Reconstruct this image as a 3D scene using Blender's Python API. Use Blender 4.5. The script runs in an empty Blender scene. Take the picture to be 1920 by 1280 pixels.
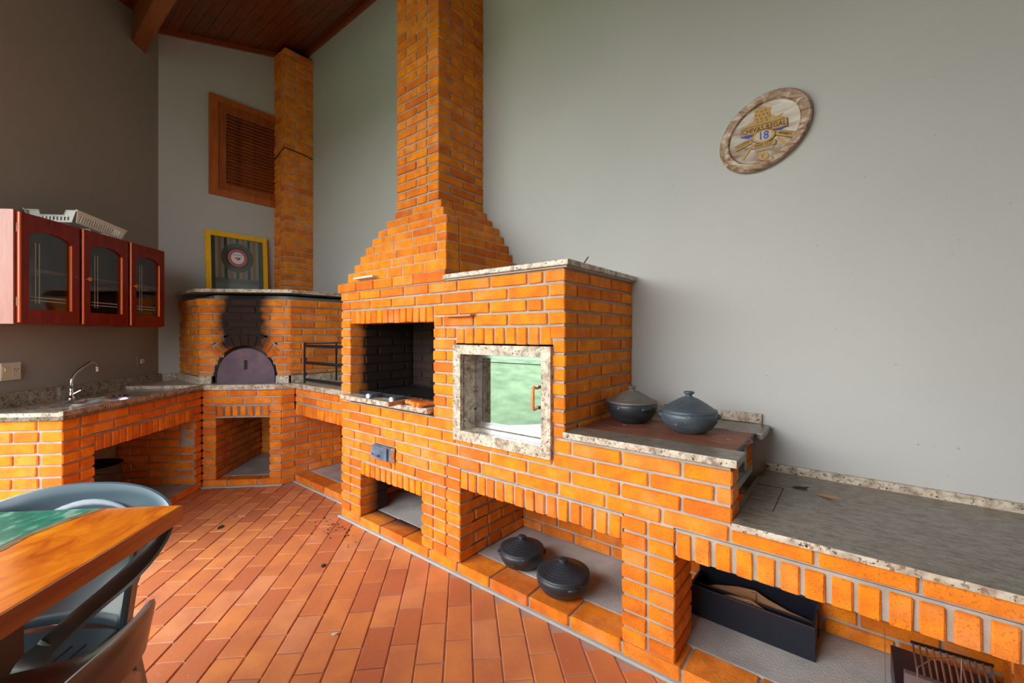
import bpy, bmesh, math, random
from mathutils import Vector, Matrix
random.seed(7)
PI = math.pi; S = math.sqrt(.5)
C = bpy.context.scene.collection
sc = bpy.context.scene

# ------------------------------------------------------------------ camera, sky, exposure
cam = bpy.data.cameras.new('camera'); cam.lens = 15.0; cam.sensor_width = 36; cam.shift_y = -12/1920
cam.clip_start = .02
co = bpy.data.objects.new('camera', cam); C.objects.link(co)
co.location = (0, 0, 1.32); co.rotation_euler = (PI/2, 0, math.radians(38.6))
sc.camera = co
sc.view_settings.view_transform = 'Standard'; sc.view_settings.look = 'None'
sc.view_settings.gamma = 1; sc.view_settings.use_curve_mapping = False
sc.view_settings.exposure = .98
w = bpy.data.worlds.new('sky'); sc.world = w; w.use_nodes = True
wn = w.node_tree.nodes; wl = w.node_tree.links
bg = wn['Background']
tc = wn.new('ShaderNodeTexCoord'); sp = wn.new('ShaderNodeSeparateXYZ'); cr = wn.new('ShaderNodeValToRGB')
wl.new(tc.outputs['Generated'], sp.inputs[0]); wl.new(sp.outputs[2], cr.inputs[0])
cr.color_ramp.elements[0].position = 0.0; cr.color_ramp.elements[0].color = (.98, .98, 1, 1)
cr.color_ramp.elements[1].position = .8; cr.color_ramp.elements[1].color = (.72, .84, 1, 1)
wl.new(cr.outputs[0], bg.inputs[0]); bg.inputs[1].default_value = 3.6
sun = bpy.data.lights.new('sun', 'SUN'); sun.energy = 1.7; sun.angle = math.radians(50); sun.color = (1, .96, .9)
so = bpy.data.objects.new('sun', sun); C.objects.link(so); so.location = (3, -6, 6)
so.rotation_euler = Vector((-.35, -.85, .50)).to_track_quat('Z', 'Y').to_euler()

# ------------------------------------------------------------------ materials
def mat(name, col=(.5, .5, .5), rough=.6, metal=0, spec=.5):
    m = bpy.data.materials.new(name); m.use_nodes = True
    b = m.node_tree.nodes['Principled BSDF']
    b.inputs['Base Color'].default_value = (*col, 1); b.inputs['Roughness'].default_value = rough
    b.inputs['Metallic'].default_value = metal; b.inputs['Specular IOR Level'].default_value = spec
    m.diffuse_color = (*col, 1)
    return m
class N:
    def __init__(s, m): s.m = m; s.t = m.node_tree; s.b = s.t.nodes['Principled BSDF']
    def n(s, typ, **k):
        x = s.t.nodes.new(typ)
        for a, v in k.items():
            if a.startswith('i_'):
                key = a[2:]; key = int(key) if key.isdigit() else key.replace('_', ' ')
                x.inputs[key].default_value = v
            else: setattr(x, a, v)
        return x
    def l(s, a, b): s.t.links.new(a, b)
    def noise(s, scale, detail=3, vec=None, dist=0, rough=.5):
        x = s.n('ShaderNodeTexNoise'); x.inputs['Scale'].default_value = scale; x.inputs['Detail'].default_value = detail
        x.inputs['Distortion'].default_value = dist; x.inputs['Roughness'].default_value = rough
        if vec is not None: s.l(vec, x.inputs['Vector'])
        return x.outputs[0]
    def ramp(s, fac, stops, interp='LINEAR'):
        r = s.n('ShaderNodeValToRGB'); e = r.color_ramp.elements; r.color_ramp.interpolation = interp
        while len(e) < len(stops): e.new(.5)
        for q, (p, c) in enumerate(stops):
            e[q].position = p; e[q].color = (*c, 1) if len(c) == 3 else c
        s.l(fac, r.inputs[0]); return r.outputs[0]
    def mix(s, f, a, b, mode='MIX'):
        x = s.n('ShaderNodeMix', data_type='RGBA', blend_type=mode)
        for sock, v in ((x.inputs[0], f), (x.inputs[6], a), (x.inputs[7], b)):
            if isinstance(v, (int, float)): sock.default_value = v
            elif isinstance(v, tuple): sock.default_value = (*v, 1)
            else: s.l(v, sock)
        return x.outputs[2]
    def math(s, op, a, b=0, c=None, clamp=False):
        x = s.n('ShaderNodeMath', operation=op, use_clamp=clamp)
        for q, v in enumerate((a, b) if c is None else (a, b, c)):
            if isinstance(v, (int, float)): x.inputs[q].default_value = v
            else: s.l(v, x.inputs[q])
        return x.outputs[0]
    def bump(s, h, strength=.3, dist=.01):
        x = s.n('ShaderNodeBump'); x.inputs['Strength'].default_value = strength; x.inputs['Distance'].default_value = dist
        s.l(h, x.inputs['Height']); s.l(x.outputs[0], s.b.inputs['Normal'])
    def col(s, c): s.l(c, s.b.inputs['Base Color'])
    def obj(s): return s.n('ShaderNodeTexCoord').outputs['Object']
    def world(s): return s.n('ShaderNodeNewGeometry').outputs['Position']
    def rnd(s): return s.n('ShaderNodeObjectInfo').outputs['Random']
    def mapp(s, vec, scale=(1, 1, 1), rot=(0, 0, 0), loc=(0, 0, 0)):
        x = s.n('ShaderNodeMapping'); x.inputs['Scale'].default_value = scale; x.inputs['Rotation'].default_value = rot
        x.inputs['Location'].default_value = loc
        s.l(vec, x.inputs[0]); return x.outputs[0]

def brick_mat(name, soot=None, base=None):
    m = mat(name, (.7, .2, .04), .85, spec=.2); n = N(m); wp = n.world()
    r = n.rnd()
    stops = base or [(0, (.68, .160, .016)), (.3, (.86, .235, .012)), (.65, (.94, .29, .009)), (1, (.90, .28, .04))]
    c = n.ramp(r, stops)
    no = n.noise(14, 4, wp); c = n.mix(n.ramp(no, [(.35, (0, 0, 0)), (.75, (1, 1, 1))]), c, n.mix(.65, c, (.46, .085, .014)))
    fi = n.noise(160, 2, wp); c = n.mix(n.ramp(fi, [(.32, (.6, .6, .6)), (.44, (0, 0, 0))]), c, (.40, .085, .02))
    c = n.mix(n.ramp(n.noise(5, 3, wp), [(.55, (0, 0, 0)), (.75, (.45, .45, .45))]), c, (.85, .36, .15))
    if soot: c = n.mix(soot(n, wp), c, (.014, .013, .014))
    n.col(c); n.bump(n.noise(90, 5, wp, rough=.7), .35, .004)
    return m
def mortar_mat(name, soot=None):
    m = mat(name, (.40, .35, .29), .95, spec=.15); n = N(m); wp = n.world()
    c = n.ramp(n.noise(9, 4, wp), [(.3, (.33, .285, .23)), (.7, (.45, .40, .335))])
    if soot: c = n.mix(soot(n, wp), c, (.02, .019, .019))
    n.col(c); n.bump(n.noise(120, 4, wp), .5, .004)
    return m
def soot_oven(n, wp):           # the smoke plume over the oven mouth
    v = n.mapp(wp, loc=(4.262, -1.479, 0)); sp = n.n('ShaderNodeSeparateXYZ'); n.l(v, sp.inputs[0])
    u = n.math('MULTIPLY', n.math('ADD', sp.outputs[0], sp.outputs[1]), S)
    u = n.math('ABSOLUTE', u)
    z = sp.outputs[2]
    wob = n.math('MULTIPLY', n.math('SUBTRACT', n.noise(7, 3, wp), .5), .16)
    a = n.math('ADD', n.math('SUBTRACT', .275, n.math('MULTIPLY', n.math('SUBTRACT', z, 1.2), .03)), wob)
    low = n.math('MULTIPLY', n.math('SUBTRACT', z, 1.06, clamp=True), 6, clamp=True)
    f = n.math('MULTIPLY', n.math('SUBTRACT', a, u), 9, clamp=True)
    return n.math('MULTIPLY', n.math('MULTIPLY', f, low), .97)
def soot_fire(n, wp):           # the smoked inside of the grill
    sp = n.n('ShaderNodeSeparateXYZ'); n.l(wp, sp.inputs[0])
    y = n.math('ADD', sp.outputs[1], n.math('MULTIPLY', n.math('SUBTRACT', n.noise(6, 3, wp), .5), .10))
    f = n.math('MULTIPLY', n.math('SUBTRACT', y, 1.715), 13, clamp=True)
    x1 = n.math('GREATER_THAN', sp.outputs[0], -2.93); x2 = n.math('LESS_THAN', sp.outputs[0], -1.75)
    return n.math('MULTIPLY', n.math('MULTIPLY', f, n.math('MULTIPLY', x1, x2)), .972)
M = {}
M['brick'] = brick_mat('orange_brick')
M['brick_oven'] = brick_mat('oven_brick', soot_oven)
M['brick_fire'] = brick_mat('firebox_brick', soot_fire)
M['mortar'] = mortar_mat('grey_mortar'); M['mortar_oven'] = mortar_mat('oven_mortar', soot_oven); M['mortar_fire'] = mortar_mat('firebox_mortar', soot_fire)

def wall_mat(name, base, dirt):
    m = mat(name, base, .9, spec=.2); n = N(m); wp = n.world()
    c = n.ramp(n.noise(1.3, 5, wp), [(.3, tuple(v*.93 for v in base)), (.7, base)])
    c = n.mix(n.ramp(n.noise(60, 2, wp), [(.70, (0, 0, 0)), (.76, (.5, .5, .5))]), c, dirt)
    n.col(c); n.bump(n.noise(180, 3, wp), .12, .003); return m
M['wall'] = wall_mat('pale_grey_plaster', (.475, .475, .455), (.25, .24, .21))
M['wall_shaded'] = wall_mat('shaded_grey_plaster', (.31, .285, .25), (.2, .18, .15))  # the pale plaster again, with the left wall's shade put into its colour

def granite(name, light=(.62, .55, .43), stretch=(1, 1, 1), rough=.35):
    dk = light[0]/.62
    m = mat(name, light, rough); n = N(m); wp = n.mapp(n.world(), scale=stretch)
    c = n.ramp(n.noise(26, 4, wp, .4), [(.30, (.20*dk, .155*dk, .11*dk)), (.45, (.44*dk, .36*dk, .27*dk)), (.62, light)])
    k = n.noise(85, 3, wp, .6); c = n.mix(n.ramp(k, [(.60, (0, 0, 0)), (.66, (1, 1, 1))]), c, (.035, .028, .025))
    k2 = n.noise(60, 2, n.mapp(wp, loc=(3, 1, 7))); c = n.mix(n.ramp(k2, [(.60, (0, 0, 0)), (.68, (.8, .8, .8))]), c, (.24, .13, .07))
    n.col(c); return m
M['granite'] = granite('speckled_granite')
M['granite_shaded'] = granite('shaded_granite', (.235, .21, .17), (1.0, 2.6, 1), .28)  # speckled granite darkened, the shade on slab tops put into the colour
M['granite_dark'] = granite('brown_granite', (.40, .33, .24), (1, 1, 1), .22)

def concrete_mat():
    m = mat('concrete', (.36, .34, .31), .9); n = N(m); wp = n.world()
    c = n.ramp(n.noise(5, 5, wp), [(.3, (.30, .285, .26)), (.7, (.52, .505, .48))])
    c = n.mix(n.ramp(n.noise(2.5, 3, wp), [(.6, (0, 0, 0)), (.75, (.5, .5, .5))]), c, (.40, .20, .12))
    n.col(c); n.bump(n.noise(120, 4, wp), .5, .006); return m
M['concrete'] = concrete_mat()
def tile_mat():
    m = mat('terracotta_tile', (.55, .18, .06), .42, spec=.5); n = N(m); wp = n.world()
    c = n.ramp(n.rnd(), [(0, (.52, .15, .060)), (.35, (.66, .22, .070)), (.7, (.76, .28, .085)), (1, (.72, .29, .13))])
    c = n.mix(n.ramp(n.noise(6, 5, wp), [(.35, (0, 0, 0)), (.7, (.8, .8, .8))]), c, (.52, .165, .075))
    c = n.mix(n.ramp(n.noise(2.2, 4, wp), [(.62, (0, 0, 0)), (.78, (.30, .30, .30))]), c, (.20, .09, .06))
    c = n.mix(n.ramp(n.noise(70, 3, wp), [(.64, (0, 0, 0)), (.72, (.5, .5, .5))]), c, (.62, .36, .22))
    n.col(c); n.l(n.ramp(n.noise(9, 4, wp), [(.3, (.34, .34, .34)), (.7, (.62, .62, .62))]), n.b.inputs['Roughness'])
    n.bump(n.noise(60, 4, wp), .15, .004); return m
M['tile'] = tile_mat()
M['grout'] = mat('pinkish_grout', (.48, .27, .20), .9)
M['cement'] = mat('cement_fillet', (.40, .42, .40), .9)
def wood_mat(name, cols, scale=(1, 1, 1), rough=.35, rot=(0, 0, 0), sp=.5):
    m = mat(name, cols[1], rough, spec=sp); n = N(m); o = n.mapp(n.obj(), scale=scale, rot=rot)
    f = n.noise(3.5, 6, o, 1.2, .6)
    c = n.ramp(f, [(.28, cols[0]), (.5, cols[1]), (.72, cols[2])])
    c = n.mix(n.math('MULTIPLY', n.rnd(), .35), c, cols[0])
    n.col(c); n.bump(n.noise(20, 4, o), .08, .003); return m
M['ceiling'] = wood_mat('ceiling_wood', [(.085, .015, .004), (.15, .030, .006), (.24, .055, .010)], (1, 9, 9), .35)
M['trim'] = wood_mat('trim_wood', [(.17, .035, .010), (.26, .055, .014), (.32, .075, .018)], (1, 9, 9), .4)
M['beam'] = wood_mat('beam_wood', [(.15, .036, .008), (.22, .058, .012), (.30, .085, .018)], (1, 9, 9), .4)
M['shutter'] = wood_mat('shutter_wood', [(.20, .040, .010), (.34, .080, .016), (.44, .12, .022)], (6, 6, 1), .4)
M['frame_wood'] = wood_mat('window_frame_wood', [(.32, .065, .012), (.42, .10, .018), (.48, .13, .022)], (6, 6, 1), .4)
M['cabinet'] = wood_mat('cabinet_mahogany', [(.12, .006, .002), (.20, .012, .003), (.28, .022, .004)], (8, 8, 1), .28, sp=.3)
M['cab_side_lit'] = wood_mat('lit_cabinet_side', [(.27, .10, .07), (.34, .135, .10), (.38, .165, .125)], (8, 8, 1), .4)  # pinkish light from the open side is put into this panel colour
M['shelf'] = mat('shelf_board', (.40, .26, .15), .5)
M['tabletop'] = wood_mat('varnished_table_wood', [(.36, .065, .006), (.68, .19, .008), (.86, .33, .012)], (1.4, 4, 5), .16, sp=.35)
M['table_edge'] = wood_mat('table_edge_wood', [(.20, .040, .008), (.34, .075, .010), (.42, .11, .014)], (.8, 5, 5), .2)
M['pale_wood'] = wood_mat('pale_wood', [(.34, .16, .07), (.50, .26, .12), (.60, .35, .18)], (1, 6, 6), .6)
M['handle_wood'] = wood_mat('orange_handle_wood', [(.60, .16, .03), (.78, .25, .05), (.85, .34, .10)], (1, 6, 6), .35)
M['steel'] = mat('steel', (.62, .63, .66), .25, 1)
M['chrome'] = mat('chrome', (.80, .82, .86), .08, 1)
M['black_metal'] = mat('black_metal', (.022, .024, .030), .45, .6)
M['soot_metal'] = mat('sooty_metal', (.02, .019, .019), .5, .5)
M['black_plastic'] = mat('black_plastic', (.010, .009, .011), .38)
M['black_paint'] = mat('black_painted_wood', (.010, .013, .022), .35)
M['white_plastic'] = mat('white_plastic', (.62, .62, .56), .4)
M['cream_plastic'] = mat('cream_plastic', (.62, .56, .42), .45)
M['grey_handle'] = mat('grey_plastic', (.16, .17, .20), .4)
M['blue_cap'] = mat('pale_blue_cap', (.45, .62, .80), .3)
M['yellow'] = wood_mat('yellow_frame', [(.75, .38, .012), (.90, .50, .012), (.95, .56, .02)], (6, 6, 6), .4)
M['weathered'] = wood_mat('weathered_board', [(.09, .055, .05), (.15, .10, .10), (.20, .15, .15)], (1, 6, 6), .7)
M['dark'] = mat('dark_hollow', (.02, .015, .012), .9)
def rust_mat(name, a, b):
    m = mat(name, a, .6, .3); n = N(m); wp = n.world()
    n.col(n.ramp(n.noise(8, 6, wp), [(.3, a), (.7, b)])); n.bump(n.noise(60, 4, wp), .2, .003); return m
M['rust'] = rust_mat('rusty_iron', (.17, .060, .035), (.27, .10, .055))
M['oven_door'] = rust_mat('purple_grey_iron', (.085, .055, .085), (.17, .10, .12))
M['vent'] = rust_mat('painted_iron', (.07, .10, .15), (.22, .28, .34))
def clay_mat(name, a, b, band=0):
    m = mat(name, a, .42, spec=.5); n = N(m); o = n.obj()
    c = n.ramp(n.noise(9, 5, n.mapp(o, scale=(1, 1, 2.5))), [(.3, a), (.7, b)])
    c = n.mix(n.ramp(n.noise(55, 2, o), [(.72, (0, 0, 0)), (.76, (.5, .5, .5))]), c, (.35, .33, .30))
    n.col(c); wv = n.n('ShaderNodeTexWave', wave_type='RINGS', rings_direction='Z'); wv.inputs['Scale'].default_value = 22; wv.inputs['Distortion'].default_value = .6
    n.l(o, wv.inputs[0]); n.bump(wv.outputs[1], .25, .003); return m
M['clay'] = clay_mat('black_clay', (.012, .014, .017), (.038, .044, .052))
M['clay_lid'] = clay_mat('dusty_clay_lid', (.085, .075, .062), (.16, .145, .125))
M['clay_blue'] = clay_mat('blue_black_clay', (.028, .040, .052), (.075, .095, .11))
def chair_mat(name, c0):
    m = mat(name, c0, .28, spec=.6); return m
M['chair'] = chair_mat('dark_teal_plastic', (.045, .080, .100))
M['chair_floor_tint'] = chair_mat('floor_reflection_plastic', (.060, .032, .028))  # teal plastic with the brown floor reflection put into its colour
def glass_mirror():
    m = mat('tinted_oven_glass', (.8, .9, .85), .03); n = N(m)
    gl = n.n('ShaderNodeBsdfGlossy'); gl.inputs['Roughness'].default_value = .02; gl.inputs['Color'].default_value = (.66, .72, .67, 1)
    tr = n.n('ShaderNodeBsdfTransparent'); tr.inputs['Color'].default_value = (.8, .85, .8, 1)
    mx = n.n('ShaderNodeMixShader'); mx.inputs[0].default_value = .30
    n.l(gl.outputs[0], mx.inputs[1]); n.l(tr.outputs[0], mx.inputs[2])
    n.l(mx.outputs[0], n.t.nodes['Material Output'].inputs[0]); return m
M['mirror_glass'] = glass_mirror()
def glass_thin(name, tint, f):
    m = mat(name, tint, .05); n = N(m)
    gl = n.n('ShaderNodeBsdfGlossy'); gl.inputs['Roughness'].default_value = .04
    tr = n.n('ShaderNodeBsdfTransparent'); tr.inputs['Color'].default_value = (*tint, 1)
    mx = n.n('ShaderNodeMixShader'); mx.inputs[0].default_value = f
    n.l(gl.outputs[0], mx.inputs[2]); n.l(tr.outputs[0], mx.inputs[1])
    n.l(mx.outputs[0], n.t.nodes['Material Output'].inputs[0]); return m
M['cab_glass'] = glass_thin('smoked_cabinet_glass', (.75, .75, .74), .09)

# ------------------------------------------------------------------ mesh helpers
class MB:
    def __init__(s): s.bm = bmesh.new()
    def box(s, x0, x1, y0, y1, z0, z1, bev=0, mtx=None):
        r = bmesh.ops.create_cube(s.bm, size=1); v = r['verts']
        bmesh.ops.scale(s.bm, vec=(abs(x1-x0), abs(y1-y0), abs(z1-z0)), verts=v)
        bmesh.ops.translate(s.bm, vec=((x0+x1)/2, (y0+y1)/2, (z0+z1)/2), verts=v)
        if bev:
            es = list({e for q in v for e in q.link_edges})
            r = bmesh.ops.bevel(s.bm, geom=es, offset=bev, segments=2, profile=.5, affect='EDGES')
            v = [q for q in r['verts']]
            fs = set(r['faces']); v = list({q for f in fs for q in f.verts} | set(v))
        if mtx is not None: bmesh.ops.transform(s.bm, matrix=mtx, verts=list({q for q in v if q.is_valid}))
        return s
    def prism(s, pts, z0, z1):
        if sum(pts[i][0]*pts[(i+1) % len(pts)][1]-pts[(i+1) % len(pts)][0]*pts[i][1] for i in range(len(pts))) < 0: pts = pts[::-1]
        a = [s.bm.verts.new((x, y, z0)) for x, y in pts]; b = [s.bm.verts.new((x, y, z1)) for x, y in pts]
        s.bm.faces.new(a[::-1]); s.bm.faces.new(b)
        for i in range(len(pts)):
            j = (i+1) % len(pts); s.bm.faces.new((a[i], a[j], b[j], b[i]))
        return s
    def tube(s, pts, r, seg=8, cap=True, flat=None):
        pts = [Vector(p) for p in pts]; rr = r if isinstance(r, (list, tuple)) else [r]*len(pts)
        rings = []; up = None
        for i, p in enumerate(pts):
            t = (pts[min(i+1, len(pts)-1)]-pts[max(i-1, 0)]).normalized()
            if up is None:
                a = Vector((0, 0, 1)) if abs(t.z) < .9 else Vector((1, 0, 0)); up = (a-t*a.dot(t)).normalized()
            else: up = (up-t*up.dot(t)).normalized()
            sd = t.cross(up); ring = []
            for k in range(seg):
                an = 2*PI*k/seg
                ring.append(s.bm.verts.new(p+up*math.cos(an)*rr[i]+sd*math.sin(an)*rr[i]))
            rings.append(ring)
        for a, b in zip(rings, rings[1:]):
            for k in range(seg): s.bm.faces.new((a[k], b[k], b[(k+1) % seg], a[(k+1) % seg]))
        if cap: s.bm.faces.new(rings[0]); s.bm.faces.new(rings[-1][::-1])
        return s
    def band(s, pts, wid, th):          # strip: pts = list of (pos, width_dir)
        rings = []
        for i, (p, d) in enumerate(pts):
            p = Vector(p); d = Vector(d).normalized()
            t = (Vector(pts[min(i+1, len(pts)-1)][0])-Vector(pts[max(i-1, 0)][0])).normalized()
            n = t.cross(d).normalized(); d = n.cross(t)
            wv = wid[i] if isinstance(wid, (list, tuple)) else wid
            rings.append([s.bm.verts.new(p+d*a*wv/2+n*b*th/2) for a, b in ((-1, -.4), (-.92, .6), (-.5, 1), (.5, 1), (.92, .6), (1, -.4), (.8, -1), (-.8, -1))])
        for a, b in zip(rings, rings[1:]):
            for k in range(8): s.bm.faces.new((a[k], b[k], b[(k+1) % 8], a[(k+1) % 8]))
        s.bm.faces.new(rings[0]); s.bm.faces.new(rings[-1][::-1]); return s
    def lathe(s, prof, seg=32, at=(0, 0, 0), sx=1, sy=1):
        rings = []
        for r, z in prof:
            if r < 1e-5: rings.append([s.bm.verts.new((at[0], at[1], at[2]+z))])
            else: rings.append([s.bm.verts.new((at[0]+sx*r*math.cos(2*PI*k/seg), at[1]+sy*r*math.sin(2*PI*k/seg), at[2]+z)) for k in range(seg)])
        for a, b in zip(rings, rings[1:]):
            for k in range(seg):
                q = (k+1) % seg
                if len(a) == 1 and len(b) > 1: s.bm.faces.new((a[0], b[q], b[k]))
                elif len(b) == 1 and len(a) > 1: s.bm.faces.new((a[k], a[q], b[0]))
                elif len(a) > 1: s.bm.faces.new((a[k], a[q], b[q], b[k]))
        return s
    def plate(s, outer, holes, th, mtx=None):   # planar outline with holes, in xy, thickness along z from 0
        t = bmesh.new(); es = []
        for lp in [outer]+list(holes):
            vs = [t.verts.new((p[0], p[1], 0)) for p in lp]
            es += [t.edges.new((vs[i], vs[(i+1) % len(vs)])) for i in range(len(vs))]
        bmesh.ops.triangle_fill(t, use_beauty=True, use_dissolve=False, edges=es)
        bmesh.ops.recalc_face_normals(t, faces=t.faces)
        if t.faces and sum(f.normal.z for f in t.faces) > 0: bmesh.ops.reverse_faces(t, faces=t.faces)
        r = bmesh.ops.extrude_face_region(t, geom=list(t.faces))
        bmesh.ops.translate(t, vec=(0, 0, th), verts=[v for v in r['geom'] if isinstance(v, bmesh.types.BMVert)])
        bmesh.ops.recalc_face_normals(t, faces=t.faces)
        if mtx is not None: t.transform(mtx)
        me = bpy.data.meshes.new('t'); t.to_mesh(me); t.free(); s.bm.from_mesh(me); bpy.data.meshes.remove(me); return s
    def grid(s, f, nu, nv, th=0):
        vs = [[s.bm.verts.new(f(i/nu, j/nv)) for j in range(nv+1)] for i in range(nu+1)]
        fs = [s.bm.faces.new((vs[i][j], vs[i+1][j], vs[i+1][j+1], vs[i][j+1])) for i in range(nu) for j in range(nv)]
        if th:
            bmesh.ops.recalc_face_normals(s.bm, faces=fs)
            bmesh.ops.solidify(s.bm, geom=fs, thickness=th)
        return s
    def mesh(s, name, smooth=False):
        me = bpy.data.meshes.new(name); bmesh.ops.recalc_face_normals(s.bm, faces=s.bm.faces); s.bm.to_mesh(me); s.bm.free()
        if smooth:
            me.polygons.foreach_set('use_smooth', [True]*len(me.polygons))
        return me
    def build(s, name, m, parent=None, smooth=False, world=False, **k):
        me = s.mesh(name, smooth); me.materials.append(M[m] if isinstance(m, str) else m)
        if world and parent is not None: me.transform(Matrix.Translation(-parent.location))
        if smooth == 'auto':
            try: me.set_sharp_from_angle(angle=math.radians(38))
            except Exception: pass
        o = bpy.data.objects.new(name, me); C.objects.link(o)
        if parent is not None: o.parent = parent
        for a, v in k.items(): o[a] = v
        return o
def thing(name, label, cat, loc=(0, 0, 0), rot=0, group=None):
    o = bpy.data.objects.new(name, None); C.objects.link(o); o.empty_display_size = .1
    o.location = loc; o.rotation_euler = (0, 0, rot); o['label'] = label; o['category'] = cat
    if group: o['group'] = group
    return o
def tag(o, label, cat, group=None):
    o['label'] = label; o['category'] = cat
    if group: o['group'] = group
    return o
def rotz(a): return Matrix.Rotation(a, 4, 'Z')

# ------------------------------------------------------------------ bricks
CO = .065; BH = .053; BL = .228; PIT = .24; W = .11
_cache = {}
def brick_mesh(L, Wd, H, ms=0, me=0, mname='brick'):
    key = (round(L, 3), round(Wd, 3), round(H, 3), round(ms, 3), round(me, 3), mname, random.randrange(3))
    if key in _cache: return _cache[key]
    rs = random.Random(hash(key)); b = .0035; c = .005
    P4 = [(-L/2, -Wd/2), (L/2, -Wd/2), (L/2+me, Wd/2), (-L/2+ms, Wd/2)]
    cx = sum(p[0] for p in P4)/4
    def cut(P, d):
        out = []
        for i in range(4):
            p = Vector(P[i]); a = Vector(P[i-1])-p; q = Vector(P[(i+1) % 4])-p
            out += [p+a.normalized()*min(d, a.length*.4), p+q.normalized()*min(d, q.length*.4)]
        return out
    inner = [(x+(c if x < cx else -c), y+(c if y < 0 else -c)) for x, y in P4]
    o8 = cut(P4, c)
    j = lambda a=.0012: rs.uniform(-a, a)
    bm = bmesh.new(); V = bm.verts.new
    bot = [V((x+j(), y+j(), -H/2)) for x, y in inner]; top = [V((x+j(), y+j(), H/2)) for x, y in inner]
    l = [V((p.x+j(), p.y+j(), -H/2+b+j())) for p in o8]; u = [V((p.x+j(), p.y+j(), H/2-b+j())) for p in o8]
    bm.faces.new(bot[::-1]); bm.faces.new(top)
    for i in range(8): bm.faces.new((l[i], l[(i+1) % 8], u[(i+1) % 8], u[i]))
    for i in range(4):
        a, d = 2*i, 2*i+1; nx = (2*i+2) % 8
        bm.faces.new((bot[i], l[d], l[a])); bm.faces.new((bot[i], bot[(i+1) % 4], l[nx], l[d]))
        bm.faces.new((top[i], u[a], u[d])); bm.faces.new((top[i], u[d], u[nx], top[(i+1) % 4]))
    bmesh.ops.recalc_face_normals(bm, faces=bm.faces)
    me_ = bpy.data.meshes.new('brick'); bm.to_mesh(me_); bm.free(); me_.materials.append(M[mname]); _cache[key] = me_
    return me_
NB = {}
def put_brick(root, x, y, z, ang, L, Wd, H, ms=0, me=0, mname='brick', name='brick', rot=None):
    if L < .012 or H < .01: return
    o = bpy.data.objects.new(name, brick_mesh(L, Wd, H, ms, me, mname))
    C.objects.link(o); o.parent = root
    o.location = (x-root.location.x, y-root.location.y, z-root.location.z)
    o.rotation_euler = rot or (random.gauss(0, .004), random.gauss(0, .003), ang+random.gauss(0, .004))
    NB[root.name] = NB.get(root.name, 0)+1
    return o
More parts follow.
